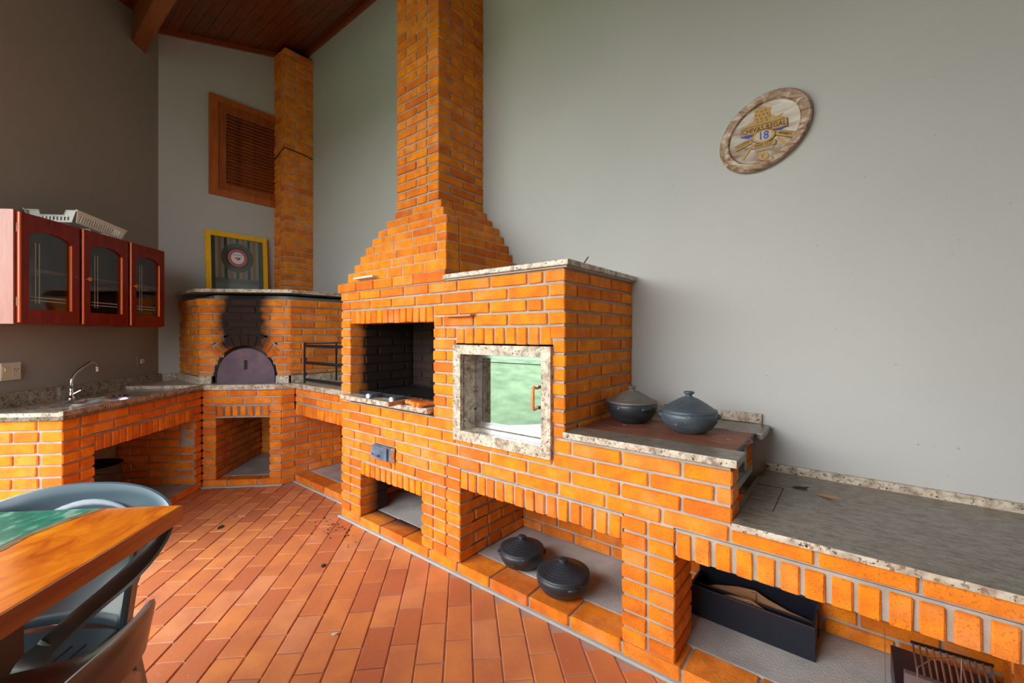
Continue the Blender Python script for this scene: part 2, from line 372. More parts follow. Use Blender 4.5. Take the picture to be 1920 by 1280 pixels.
class Run:
    """a brick face starting at p0 running along angle a; the outward normal is (sin a, -cos a)"""
    def __init__(s, roots, mbs, p0, a, L, zb=0, Wd=W, ms=0, me=0, mname='brick', ph=0):
        s.roots = roots if callable(roots) else (lambda u, z: roots)
        s.mbs = mbs; s.p0 = p0; s.a = a; s.L = L; s.zb = zb; s.Wd = Wd; s.ms = ms; s.me = me; s.mname = mname; s.ph = ph
        s.d = (math.cos(a), math.sin(a)); s.i = (-math.sin(a), math.cos(a))
    def pt(s, u, v): return (s.p0[0]+s.d[0]*u+s.i[0]*v, s.p0[1]+s.d[1]*u+s.i[1]*v)
    def brick(s, u0, u1, z0, z1, Wd=None, ms=0, me=0, proud=0):
        Wd = Wd or s.Wd; u = (u0+u1)/2; pr = random.uniform(-.0015, .0022)+proud
        x, y = s.pt(u, Wd/2-pr)
        put_brick(s.roots(u, (z0+z1)/2), x, y, (z0+z1)/2, s.a, u1-u0, Wd, z1-z0, ms, me, s.mname)
    def mortar(s, u0, u1, z0, z1, Wd=None, dep=.0095, ms=0, me=0):
        Wd = Wd or s.Wd; r = s.roots((u0+u1)/2, (z0+z1)/2)
        f = dep/Wd
        q = [s.pt(u0+ms*f, dep), s.pt(u1+me*f, dep), s.pt(u1+me, Wd-.004), s.pt(u0+ms, Wd-.004)]
        s.mbs[r.name].prism(q, z0, z1)
    def courses(s, k0, k1, opens=(), own0=None, own1=None, off0=.12, off1=.12, jit=.006, par=0, zmin=None, zmax=None, top=False, st=None):
        for k in range(k0, k1):
            z0 = s.zb+k*CO; z1 = z0+CO
            if zmin: z0 = max(z0, zmin)
            if zmax: z1 = min(z1, zmax)
            a = 0; b = s.L
            if own0 is not None and k % 2 != own0: a = off0
            if st: a = st[k % 2]
            if own1 is not None and k % 2 != own1: b = s.L-off1
            iv = [(a, b, z0, z1)]
            for (o0, o1, oz0, oz1) in opens:
                nv = []
                for (p, q, c, d) in iv:
                    if o1 <= p+1e-4 or o0 >= q-1e-4 or oz1 <= c+1e-3 or oz0 >= d-1e-3: nv.append((p, q, c, d)); continue
                    if p < o0-1e-3: nv.append((p, o0, c, d))
                    if q > o1+1e-3: nv.append((o1, q, c, d))
                    m0, m1 = max(p, o0), min(q, o1)
                    if oz0-c > .012: nv.append((m0, m1, c, oz0))
                    if d-oz1 > .012: nv.append((m0, m1, oz1, d))
                iv = nv
            for (p, q, c, d) in iv:
                g0 = s.ph+(PIT/2 if (k+par) % 2 else 0); js = []
                n = math.floor((p-g0)/PIT)
                while True:
                    u = g0+n*PIT; n += 1
                    if u >= q-.03: break
                    if u > p+.03: js.append(u+random.uniform(-jit, jit))
                ed = [p]+js+[q]
                for i in range(len(ed)-1):
                    A = ed[i]+(.006 if i > 0 or p > 1e-3 else 0); B = ed[i+1]-(.006 if i < len(ed)-2 or q < s.L-1e-3 else 0)
                    first = abs(A) < 2e-3; last = abs(B-s.L) < 2e-3
                    s.brick(A, B, c+.006, d-(.0005 if top else .006), ms=s.ms if first else 0, me=s.me if last else 0)
                e0 = abs(p) < 2e-3; e1 = abs(q-s.L) < 2e-3
                pp = p+(.007 if e0 and not s.ms else 0)-(.012 if (not e0 and abs(p-a) < 1e-4) else 0)
                qq = q-(.007 if e1 and not s.me else 0)+(.012 if (not e1 and abs(q-b) < 1e-4) else 0)
                s.mortar(pp, qq, c, d-(.009 if top else 0), ms=s.ms if e0 else 0, me=s.me if e1 else 0)
    def soldiers(s, u0, u1, z0, z1, n, joint=.012, Wd=None):
        p = (u1-u0)/n
        for i in range(n):
            j = random.uniform(-.002, .002)
            s.brick(u0+i*p+joint/2+j, u0+(i+1)*p-joint/2+j, z0+random.uniform(0, .004), z1-random.uniform(0, .003), Wd=Wd)
        s.mortar(u0, u1, z0+.004, z1+.008, Wd=Wd)
    def pillar(s, u0, u1, k0, k1, n, deep=None, me=0, mb=.22):
        p = (u1-u0)/n
        for k in range(k0, k1):
            z = s.zb+k*CO
            for i in range(n):
                s.brick(u0+i*p+(.005 if i else 0), u0+(i+1)*p-(.005 if i < n-1 else 0), z+.006, z+CO-.006, Wd=(deep[k % 2] if deep else .225), me=(me if i == n-1 else 0))
        s.mortar(u0+.007, u1-.007, s.zb+k0*CO, s.zb+k1*CO, Wd=mb, me=me)

# ------------------------------------------------------------------ the room shell
YW = 2.40; XB = -5.10; C0 = (-5.10, 1.06)
def ceil_z(y): return 4.20+.29*(y-1.073)
def struct(name, mb, m, **k): return mb.build(name, m, **k, kind='structure')
struct('wall_right', MB().box(XB-.15, 1.3, YW, YW+.15, 0, 4.75), 'wall')
struct('wall_back', MB().box(XB-.15, XB, C0[1]-.06, YW, 0, 4.72), 'wall')
wd = (S, -S); wnn = (-S, -S)
struct('wall_left', MB().prism([C0, (C0[0]+wd[0]*1.72, C0[1]+wd[1]*1.72), (C0[0]+wd[0]*1.72+wnn[0]*.15, C0[1]+wd[1]*1.72+wnn[1]*.15), (C0[0]+wnn[0]*.15, C0[1]+wnn[1]*.15)], 0, 4.6), 'wall_shaded')
struct('shade_wall_rear', MB().box(1.15, 1.3, -1.3, YW, 0, 4.75), 'wall')  # unseen wall, set close to keep light off the right end
struct('shade_wall_front', MB().box(-.35, 1.15, -1.3, -1.15, 0, 3.7), 'wall')  # unseen wall behind the camera, added to darken the bench end
# floor slab with grout top, tiles as pieces
floor = struct('floor', MB().prism([(-5.4, 2.6), (-5.4, .9), (-3.1, -1.45), (1.4, -1.45), (1.4, 2.6)], -.12, -.0015), 'grout')
F2 = (-math.cos(math.radians(51.4)), math.sin(math.radians(51.4))); R2 = (-F2[1]*-1, -F2[0])
def proj(x, y, z):
    d = x*F2[0]+y*F2[1]; r = x*R2[0]+y*R2[1]
    if d < .05: return None
    return (960+800*r/d, 628-800*(z-1.32)/d, d)
TA = (-1.738, 1.625)
def in_masonry(x, y):
    if y > 1.70 and x > -2.95: return True
    if y > 1.83: return True
    u = (x+4.385)*S+(y-1.208)*S; v = -(x+4.385)*S+(y-1.208)*S      # v>0 is behind the oven front
    if v > .04 and x < -3.9: return True
    p = (x+4.385)*S-(y-1.208)*S; q = -(x+4.385)*S-(y-1.208)*S       # q>0 behind the sink front
    if q > .04 and p < 1.30: return True
    if -(x-C0[0])*S-(y-C0[1])*S > .03: return True
    return False
tiles = []
TL, TW = .2405, .1156
for i in range(-36, 36):
    for j in range(-24, 24):
        a = (j+(.5 if i % 2 else 0))*TL+.04; b = (i+.5)*TW
        x = TA[0]+S*(a+TL/2)+S*b; y = TA[1]-S*(a+TL/2)+S*b
        if x > 1.1 or x < -5 or y > 2.3 or y < -1.3 or in_masonry(x, y) or (x < -2.7 and y < -1.7): continue
        pr = proj(x, y, 0); vis = 0
        if pr and -90 < pr[0] < 2010 and pr[1] < 1400: vis = 1/pr[2]**2
        tiles.append((vis, x, y))
tiles.sort(key=lambda t: -t[0])
def tile_mesh(v):
    rs = random.Random(v); b = .003; bm = bmesh.new(); L, w2 = TL/2-.0035, TW/2-.0032
    j = lambda: rs.uniform(-.0014, .0014)
    a = [bm.verts.new((x+j(), y+j(), -.0075)) for x, y in ((-L, -w2), (L, -w2), (L, w2), (-L, w2))]
    m_ = [bm.verts.new((v_.co.x, v_.co.y, -.002)) for v_ in a]
    t = [bm.verts.new((x+j()*.6, y+j()*.6, 0)) for x, y in ((-L+b, -w2+b), (L-b, -w2+b), (L-b, w2-b), (-L+b, w2-b))]
    for i in range(4):
        q = (i+1) % 4; bm.faces.new((a[i], a[q], m_[q], m_[i])); bm.faces.new((m_[i], m_[q], t[q], t[i]))
    bm.faces.new(t); me = bpy.data.meshes.new('tile'); bm.to_mesh(me); bm.free(); me.materials.append(M['tile']); return me
tms = [tile_mesh(v) for v in range(5)]
for t in tiles[:300]:
    o = bpy.data.objects.new('tile', random.choice(tms)); C.objects.link(o); o.parent = floor
    o.location = (t[1], t[2], .0035+random.uniform(-.0006, .0008)); o.rotation_euler = (random.gauss(0, .0025), random.gauss(0, .0025), -PI/4+random.gauss(0, .002)+random.choice((0, PI)))
rest = bmesh.new()
for t in tiles[300:]:
    n0 = len(rest.verts); rest.from_mesh(random.choice(tms)); rest.verts.ensure_lookup_table()
    bmesh.ops.transform(rest, matrix=Matrix.Translation((t[1], t[2], .0035)) @ rotz(-PI/4), verts=rest.verts[n0:])
me = bpy.data.meshes.new('tile'); rest.to_mesh(me); rest.free(); me.materials.append(M['tile'])
o = bpy.data.objects.new('tile', me); C.objects.link(o); o.parent = floor; o['kind'] = 'stuff'
# ceiling: roof deck with planks along x
def slab_pts(mb, x0, x1, y0, y1, t0, t1):
    vs = [mb.bm.verts.new((x, y, ceil_z(y)+t)) for t in (t0, t1) for x, y in ((x0, y0), (x1, y0), (x1, y1), (x0, y1))]
    for f in ((3, 2, 1, 0), (4, 5, 6, 7), (0, 1, 5, 4), (1, 2, 6, 5), (2, 3, 7, 6), (3, 0, 4, 7)): mb.bm.faces.new([vs[i] for i in f])
    return mb
cl = struct('ceiling', slab_pts(MB(), XB-.2, 1.35, -1.9, YW+.15, .012, .12), 'ceiling')
y = YW-.001
while y > -1.8:
    m_ = MB(); cut = random.uniform(-4.2, -1.2)
    for a, b in ((XB, cut), (cut+.003, 1.15)):
        mm = slab_pts(MB(), a, b, y-.096, y, 0, .012); o = mm.build('plank', 'ceiling', cl)
    y -= .10
struct('trim_1', slab_pts(MB(), XB, 1.15, YW-.035, YW, -.04, 0), 'trim')
struct('trim_2', slab_pts(MB(), XB, XB+.03, C0[1], YW, -.045, 0), 'trim')
tag(MB().box(-5.02, 1.15, .835, .942, 3.86, 4.14).build('ceiling_beam', 'beam'), 'thick brown wooden beam under the sloping plank ceiling, upper left', 'beam')
# window_1: shutter high on the back wall
win = bpy.data.objects.new('window_1', None); C.objects.link(win); win.location = (XB, 1.46, 2.752); win['kind'] = 'structure'
WW, WH = .94, 1.02
RX = Matrix(((0, 0, 1, 0), (1, 0, 0, 0), (0, 1, 0, 0), (0, 0, 0, 1)))    # plate xy -> yz, thickness -> +x
def rect(a, b, c, d): return [(a, c), (b, c), (b, d), (a, d)]
o = MB().plate(rect(0, WW, 0, WH), [rect(.075, WW-.075, .065, WH-.065)], .035, RX).build('window_frame', 'frame_wood', win)
sh = MB().plate(rect(.075, WW-.075, .065, WH-.065), [rect(.15, WW-.20, .135, WH-.15)], .022, RX).build('shutter', 'shutter', win)
sl = MB().box(-.012, .016, -.04, WW-.39, -.014, .014, .003, Matrix.Rotation(0, 4, 'X')).mesh('slat')
sl = MB().box(-.004, .004, .15, WW-.20, -.019, .019).mesh('slat'); sl.materials.append(M['shutter'])
nz = 21
for i in range(nz):
    o = bpy.data.objects.new('slat', sl); C.objects.link(o); o.parent = sh; o.location = (.010, 0, .155+i*(WH-.325)/(nz-1)); o.rotation_euler = (0, math.radians(-38), 0)
MB().box(.0, .002, .15, WW-.20, .13, WH-.14).build('backing', 'dark', win)
MB().tube([(.025, WW-.155, .45), (.05, WW-.155, .46), (.05, WW-.155, .53), (.025, WW-.155, .54)], .006, 6).build('window_handle', 'frame_wood', win, smooth=True)

# ------------------------------------------------------------------ main masonry along the right wall
XL, XR, XS, XE = -2.905, -1.013, -.33, .62
Y0 = 1.65
base = thing('masonry_base', 'long low orange brick base with open niches under the grill, stove and granite bench', 'masonry', (XL, Y0, 0))
block = thing('barbecue_block', 'orange brick barbecue block with open sooty grill mouth and granite framed glass oven', 'barbecue', (XL, Y0, .845))
mbs = {base.name: MB(), block.name: MB()}
def rt(u, z): return block if z > .845 else base
fr = Run(rt, mbs, (XL, Y0), 0, XE-XL, mname='brick_fire')
U = lambda x: x-XL
uR = U(XR)
# sill course
Run(rt, mbs, (XL, Y0), 0, XE-XL, mname='brick_fire', Wd=.15).courses(0, 1, top=True)
# niche zones: A, B, C ; pillars 1,2,3,4
A0, A1 = U(-2.662), U(-2.009); B0, B1 = U(-1.684), U(-.742); C0_, C1_ = U(-.528), U(.41)
lo = [(0, A0, .065, .455), (A0, A1, .065, .455), (A1, B0-.115, .065, .455), (B0-.115, B0, .065, .585), (B0, B1, .065, .585), (B1, C0_, .065, .585), (C0_, U(XE), .065, .585)]
frameo = (U(-1.72), U(-1.08), .747, 1.365)
fireo = (U(-2.787), U(-1.904), .845, 1.495)
jam = [(0, U(-2.787), .845, 1.43), (U(-1.904), U(-1.72), .845, 1.365)]
fr2 = fr
vent = (U(-2.478), U(-2.268), .515, .60)
# below stove top: full length for k<10, up to stove end for k<13
full = Run(rt, mbs, (XL, Y0), 0, XE-XL, mname='brick_fire'); full.courses(1, 9, lo+[vent])
benchrow = Run(rt, mbs, (XL, Y0), 0, XE-XL, mname='brick_fire', ph=.05)
for k in (9,): benchrow.courses(k, k+1, [frameo, (0, .0001, 0, 0), vent])
stv = Run(rt, mbs, (XL, Y0), 0, XS-XL, mname='brick_fire'); stv.courses(10, 13, [frameo])
up = Run(rt, mbs, (XL, Y0), 0, XR-XL, mname='brick_fire'); up.courses(13, 25, [frameo, fireo]+jam, own1=1)
fr.pillar(0, A0, 1, 7, 2); fr.pillar(A1, B0-.115, 1, 7, 2, mb=.11); fr.pillar(B0-.113, B0, 1, 9, 1, (.112, .225), mb=.11); fr.pillar(B1, C0_, 1, 9, 2); fr.pillar(C1_, U(XE), 1, 9, 2)
fr.soldiers(A0, A1, .358, .446, 11); fr.soldiers(B0, B1, .478, .574, 15); fr.soldiers(C0_, C1_, .478, .574, 14, .015)
fr.soldiers(U(-2.787), U(-1.904), 1.397, 1.488, 14, .007); fr.soldiers(U(-1.72), U(-1.08), 1.272, 1.358, 9, .011)
for k in range(13, 22):           # left jamb headers, and the pier between grill mouth and glass oven
    z = k*CO; fr.brick(0, .118, z+.006, z+CO-.006, Wd=(.225, .112)[k % 2])
    if k < 21:
        a, b = U(-1.904), U(-1.72)-.004
        if k % 2: fr.brick(a, b, z+.006, z+CO-.006)
        else: fr.brick(a, a+.105, z+.006, z+CO-.006); fr.brick(a+.115, b, z+.006, z+CO-.006)
fr.mortar(0.007, .111, .845, 1.43, Wd=.11); fr.mortar(U(-1.904)+.006, U(-1.72), .845, 1.365)
# right side of the block above the stove
side = Run(block, mbs, (XR, Y0), PI/2, YW-Y0, mname='brick'); side.courses(13, 25, own0=0, off0=.12)
# overhanging top course on the right block (thin lip)
# inside of the grill mouth
fl = Run(block, mbs, (-2.787, Y0), PI/2, .55, mname='brick_fire'); fl.courses(13, 24, st=(.236, .122))
fl2 = []
fb = Run(block, mbs, (-2.787, 2.20), 0, .883, mname='brick_fire'); fb.courses(14, 24)
mbs[block.name].prism([(-1.904, Y0+.11), (-1.79, Y0+.11), (-1.79, 2.3), (-1.904, 2.3)], .85, 1.6)
mbs[block.name].prism([(-2.90, Y0+.112), (-1.80, Y0+.112), (-1.80, 2.38), (-2.90, 2.38)], 1.50, 1.62)
mbs[block.name].prism([(-2.897, Y0+.115), (-2.80, Y0+.115), (-2.80, 2.38), (-2.897, 2.38)], .86, 1.52)
mbs[block.name].prism([(-2.79, 2.21), (-1.80, 2.21), (-1.80, 2.38), (-2.79, 2.38)], .86, 1.52)
mbs[block.name].prism([(-1.80, Y0+.112), (XR-.01, Y0+.112), (XR-.01, 2.38), (-1.80, 2.38)], 1.27, 1.62)
mbs[block.name].prism([(-1.13, Y0+.10), (XR-.01, Y0+.10), (XR-.01, 2.38), (-1.13, 2.38)], .85, 1.28)
# solid core of the base between niches and tops
b_ = mbs[base.name]
b_.prism([(XL+.01, Y0+.109), (XR, Y0+.109), (XR, 2.39), (XL+.01, 2.39)], .60, .80)
b_.prism([(XR, Y0+.10), (XS-.03, Y0+.10), (XS-.03, 1.86), (XR, 1.86)], .60, .84)
b_.prism([(XS-.03, Y0+.10), (XE, Y0+.10), (XE, 2.39), (XS-.03, 2.39)], .60, .64)
# niche sides and back
ns = lambda p0, a, L, **k: Run(base, mbs, p0, a, L, **k)
ns((-2.85, 1.88), PI/2, .35).courses(1, 8)
ns((-1.684, Y0), PI/2, .58).courses(1, 9, st=(.122, .236))
ns((.41, 1.885), PI/2, .34).courses(1, 1)
bk = thing('niche_back_wall', 'brick lining wall at the back of the niches under the grill and bench', 'masonry', (XL, 2.23, .065)); mbs[bk.name] = MB()
Run(bk, mbs, (-2.86, 2.23), 0, 3.45).courses(1, 9)
rp = Run(base, mbs, (.41, 2.23), -PI/2, .345); rp.courses(1, 9)
# stove stub at wall (brick pier seen under the slab end)
Run(base, mbs, (XS-.06, 2.25), PI/2, .15).courses(10, 13)
stc = MB().box(-.95, XS-.05, 1.80, 2.35, .66, .69).box(-.95, -.90, 1.80, 2.35, .69, .845).box(-.90, XS-.06, 2.21, 2.26, .69, .85).box(-.90, XS-.03, 1.765, 1.80, .67, .845)
stc.build('firebox_lining', 'concrete', base, world=True)
# concrete slab floors
MB().box(XL+.02, XE, Y0+.152, 2.235, .0, .066).build('concrete_floor', 'concrete', base, world=True)
# protruding stubs
MB().box(-1.775, -1.572, 1.615, 1.70, 1.42, 1.432, .003).build('wooden_wedge', 'pale_wood', block, world=True)
for r in (base, block, bk):
    mbs[r.name].build('mortar', 'mortar_fire' if r is not bk else 'mortar', r, world=True)

# hood and chimney
hood = thing('smoke_hood', 'tapering stepped orange brick smoke hood with tall square chimney above the barbecue', 'chimney', (-2.4, 1.65, 1.625))
mbs[hood.name] = MB()
rows = [(-1.80, 1.645, -2.945, 1.625, 1.688)]
cn = [(-1.81, 1.664), (-1.863, 1.712), (-1.907, 1.753), (-1.942, 1.789), (-1.987, 1.831), (-2.031, 1.872), (-2.10, 1.907), (-2.156, 1.939)]
lf = [-2.844, -2.839, -2.828, -2.812, -2.797, -2.778, -2.724, -2.666]
for i, ((x, y_), xl) in enumerate(zip(cn, lf)): rows.append((x, y_, xl, 1.690+.068*i, 1.690+.068*(i+1)-.002))
for i, (xr, yy, xl, z0, z1) in enumerate(rows):
    R_ = Run(hood, mbs, (xl, yy), 0, xr-xl, ph=random.uniform(0, .2)); n = max(2, round((xr-xl)/.19)); u = 0; L = xr-xl; cuts = [0]
    while cuts[-1] < L-.24: cuts.append(cuts[-1]+random.choice((.235, .235, .21, .115, .16)))
    if L-cuts[-1] < .05: cuts.pop()
    cuts.append(L)
    dj = 1 if i % 2 else 0
    for q in range(len(cuts)-1):
        if q == len(cuts)-2 and cuts[-1]-cuts[-2] < .04: continue
        R_.brick(cuts[q]+(.003 if q else 0), cuts[q+1]-(.003 if q < len(cuts)-2 else 0), z0+.002, z1-.002)
    if i == 0:
        R_.mortar(0.01, L-.01, z0-.004, z1+.002)
        r0 = Run(hood, mbs, (xr-.002, yy+.113), PI/2, YW-yy-.113, ph=.12)
        for a, b in ((0, .235), (.241, .475), (.481, .637)): r0.brick(a, b, z0+.002, z1-.002)
        r0.mortar(0, YW-yy-.113, z0, z1+.002)
    else:
        R_.mortar(.004, L-.004, z0-.003, z1+.002, dep=.004)
        RS = Run(hood, mbs, (xr, yy+.113), PI/2, YW-yy-.113, ph=(.0, .12)[dj]); Ls = YW-yy-.113
        cs = [0]+[u for u in ([.125, .365, .605] if dj else [.235, .475, .715]) if u < Ls-.03]+[Ls]
        for q in range(len(cs)-1): RS.brick(cs[q]+.003, cs[q+1]-.003, z0+.002, z1-.002)
        RS.mortar(0, Ls, z0-.003, z1+.002, dep=.004)
        RL = Run(hood, mbs, (xl, YW), -PI/2, YW-yy-.113)
        RL.mortar(0, Ls, z0-.003, z1+.002, dep=.003)
CX0, CX1, CY = -2.658, -2.197, 1.95
k0 = 0; zc = 2.241
cf = Run(hood, mbs, (CX0, CY), 0, CX1-CX0, zb=zc, ph=-.01)
cf.courses(0, 35, own1=1, jit=.003); 
cr_ = Run(hood, mbs, (CX1, CY), PI/2, YW-CY, zb=zc); cr_.courses(0, 35, own0=0, jit=.003)
mbs[hood.name].prism([(CX0+.006, CY+.1), (CX1-.1, CY+.1), (CX1-.1, YW), (CX0+.006, YW)], 2.2, 4.52)
mbs[hood.name].build('mortar', 'mortar', hood, world=True)
MB().box(-2.70, -2.47, 1.62, 1.70, 1.703, 1.717, .003).build('steel_strap', 'white_plastic', hood, world=True)
# granite on the block
tag(MB().box(-1.80, XR+.03, Y0-.022, YW-.002, 1.634, 1.660, .004).build('granite_slab', 'granite'), 'thin speckled granite slab capping the barbecue block beside the hood', 'slab')
tag(MB().box(-1.795, XR+.015, Y0-.008, YW-.003, 1.6255, 1.6335).build('mortar_bed', 'mortar'), 'thin mortar bed under the granite cap of the barbecue block', 'mortar')

# granite frame and glass oven
go = thing('glass_oven', 'glass fronted oven in a square speckled granite frame in the brick barbecue', 'oven', (-1.40, Y0, .747))
RY = Matrix(((1, 0, 0, 0), (0, 0, 1, 0), (0, 1, 0, 0), (0, 0, 0, 1)))      # plate xy -> xz, thickness -> +y
def frame_piece(pts, th, y0, m, name, par): return MB().plate(pts, [], th, Matrix.Translation((0, y0, 0)) @ RY).build(name, m, par, world=True)
fo = (-1.72, -1.08, .747, 1.267); fi_ = (-1.665, -1.132, .803, 1.217)
for nm, q in (('frame_bar', [(fo[0], fo[2]), (fo[1], fo[2]), (fi_[1], fi_[2]), (fi_[0], fi_[2])]), ('frame_bar', [(fo[1], fo[2]), (fo[1], fo[3]), (fi_[1], fi_[3]), (fi_[1], fi_[2])]),
              ('frame_bar', [(fo[1], fo[3]), (fo[0], fo[3]), (fi_[0], fi_[3]), (fi_[1], fi_[3])]), ('frame_bar', [(fo[0], fo[3]), (fo[0], fo[2]), (fi_[0], fi_[2]), (fi_[0], fi_[3])])):
    frame_piece(q, .03, Y0-.016, 'granite', nm, go)
jb = MB()
jb.box(fi_[0]-.03, fi_[0], Y0+.01, 2.1, fi_[2]-.03, fi_[3]+.03).box(fi_[1], fi_[1]+.03, Y0+.01, 2.1, fi_[2]-.03, fi_[3]+.03)
jb.box(fi_[0], fi_[1], Y0+.01, 2.1, fi_[2]-.03, fi_[2]).box(fi_[0], fi_[1], Y0+.01, 2.1, fi_[3], fi_[3]+.03).box(fi_[0], fi_[1], 2.08, 2.1, fi_[2], fi_[3])
jb.build('granite_lining', 'granite', go, world=True)
yd = 1.755
dr = MB().plate(rect(fi_[0]+.003, fi_[1]-.003, fi_[2]+.004, fi_[3]-.004), [rect(fi_[0]+.05, fi_[1]-.03, fi_[2]+.035, fi_[3]-.022)], .012, Matrix.Translation((0, yd, 0)) @ RY).build('oven_door', 'steel', go, world=True)
g = MB().box(fi_[0]+.045, fi_[1]-.025, yd+.004, yd+.008, fi_[2]+.03, fi_[3]-.02).build('glass_pane', 'mirror_glass', go, world=True)
MB().box(fi_[0]+.03, fi_[1]-.005, yd-.004, yd+.002, fi_[3]-.048, fi_[3]-.044).build('top_bar', 'black_metal', go, world=True)
MB().tube([(-1.238, yd, 1.055), (-1.238, yd-.028, 1.06), (-1.238, yd-.038, 1.045), (-1.238, yd-.038, .965), (-1.238, yd-.028, .95), (-1.238, yd, .955)], .0085, 8).build('door_handle', 'handle_wood', go, smooth=True, world=True, label='orange brown door handle')
ch = MB()
for i in range(24):
    z = 1.19-i*.014; a = (i % 2)*PI/2
    ch.tube([(-1.455+.004*math.cos(t)*math.cos(a), yd+.03+.004*math.cos(t)*math.sin(a), z+.009*math.sin(t)) for t in [2*PI*q/8 for q in range(9)]], .0011, 4, cap=False)
ch.build('chain', 'steel', go, world=True)

# granite sill, griddle and tools in the grill mouth
sill = tag(MB().box(-2.845, -1.905, 1.605, 1.80, .866, .899, .006).build('granite_sill', 'granite'), 'projecting speckled granite sill across the grill mouth', 'slab')
tag(MB().box(-2.785, -1.906, 1.80, 2.198, .85, .890).build('grill_floor', 'soot_metal'), 'sooty floor slab inside the grill mouth', 'slab')
gd = thing('griddle', 'flat black iron griddle lying in the grill mouth', 'griddle', (-2.35, 1.95, .892))
GM = MB().box(-.42, .40, -.22, .24, .018, .026).box(-.42, .40, -.235, -.22, .010, .036).box(-.42, .40, .225, .24, .010, .036)
GM.build('griddle_plate', 'soot_metal', gd)
for x in (-.38, .36): MB().box(x, x+.02, -.2, .2, .0, .018).build('foot', 'soot_metal', gd)
MB().box(-.44, .02, -.262, -.240, .004, .012).box(.02, .30, -.262, -.245, .006, .012).build('front_bar', 'steel', gd)
def tool(x, y, ang, lab):
    t = thing('grill_tool', lab, 'grill tool', (x, y, .9), ang, 'grey handled grill tools')
    MB().tube([(0, 0, .0165), (0, .10, .0165)], [.0155, .0145], 12).build('handle', 'grey_handle', t, smooth='auto')
    MB().tube([(0, -.016, .0165), (0, .0, .0165)], [.0165, .0165], 12).build('cap', 'blue_cap', t, smooth='auto')
    MB().tube([(0, .10, .0165), (0, .13, .020), (0, .20, .024)], [.0115, .008, .004], 8).build('rod', 'steel', t, smooth=True)
tool(-2.508, 1.625, math.radians(12), 'grey handled grill tool with pale blue cap, left on the sill'); tool(-2.255, 1.625, math.radians(10), 'grey handled grill tool with pale blue cap beside the wooden handles')
for i, (x, y, a, z) in enumerate([(-2.105, 1.615, 14, .9), (-2.073, 1.612, 5, .9), (-2.022, 1.590, -4, .9), (-1.985, 1.572, -12, .9), (-1.958, 1.578, -12, .9)]):
    labs = ['leftmost orange wooden skewer handle on the sill', 'second orange wooden skewer handle from the left on the sill', 'middle orange wooden skewer handle with wide round end', 'small pinkish wooden skewer handle, second from the right', 'rightmost orange wooden skewer handle slanting to the pier']
    t = thing('wooden_skewer', labs[i], 'skewer', (x, y, z), math.radians(a), 'wooden handled skewers')
    MB().lathe([(0, -.0), (.012, 0), (.0165, .008), (.014, .03), (.011, .07), (.0125, .10), (.008, .125), (0, .126)], 12).build('handle', 'handle_wood', t, smooth='auto').matrix_local = Matrix.Translation((0, 0, .0165)) @ Matrix.Rotation(-PI/2, 4, 'X')
    MB().tube([(0, .12, .0165), (0, .20, .018)], .0025, 6).build('rod', 'steel', t)
t = tag(MB().box(-.012, .012, -.11, .06, -.012, .012, .003).build('wood_stick', 'pale_wood'), 'short square stick of bare wood poking out over the granite sill', 'stick')
t.location = (-2.145, 1.60, .9125); t.rotation_euler = (0, 0, math.radians(10))

# ash box on the front
vb = thing('ash_drawer', 'small grey blue painted metal ash box set in the brick front', 'drawer', (-2.37, Y0, .557))
MB().box(-.108, .092, -.020, .06, -.042, .044, .003).build('box', 'vent', vb)
MB().box(-.104, .062, -.036, -.018, -.040, .041, .003).build('front', 'vent', vb)
MB().tube([(-.09, -.036, -.012), (-.08, -.052, -.012), (-.02, -.052, -.014), (-.01, -.036, -.014)], .006, 6).build('handle', 'vent', vb, smooth=True)
MB().box(.094, .104, -.026, .0, -.047, .047, .002).build('flange', 'steel', vb)

# stove top
st = thing('stove_top', 'rusty iron stove plate set in granite slabs beside the barbecue block', 'stove', (-.66, 1.95, .858))
MB().box(XR+.002, XS+.022, Y0-.02, 1.775, .858, .888, .004).build('front_slab', 'granite_shaded', st, world=True)
MB().box(XR+.003, XS+.020, Y0-.024, Y0-.0195, .860, .8875, .002).build('rough_edge', 'granite', st, world=True, label='pale rough broken front edge')
MB().box(XR+.002, XS+.022, 2.145, YW-.03, .858, .888, .004).build('back_slab', 'granite_shaded', st, world=True)
MB().box(XR+.004, XS-.01, 1.776, 2.144, .866, .886, .003).build('iron_plate', 'rust', st, world=True)
for x in (-.40, -.86):
    MB().lathe([(.085, 0), (.085, .0016), (.079, .0016), (.079, 0)], 40, (x, 1.955, .8855)).lathe([(.012, 0), (.012, .003), (0, .003)], 12, (x, 1.955, .8855)).build('burner_ring', 'rust', st, smooth='auto', world=True)
MB().box(XS-.012, XS-.004, 1.776, 2.15, .872, .886).build('edge_strip', 'soot_metal', st, world=True)
tag(MB().box(XR+.003, XS-.015, YW-.022, YW-.002, .8885, .935, .002).build('backsplash', 'granite'), 'short granite upstand on the wall behind the stove plate', 'upstand')
tag(MB().box(XR+.003, XS-.005, Y0-.004, Y0+.09, .8455, .8575).build('mortar_bed', 'mortar'), 'pale mortar bed under the front edge of the stove slab', 'mortar')
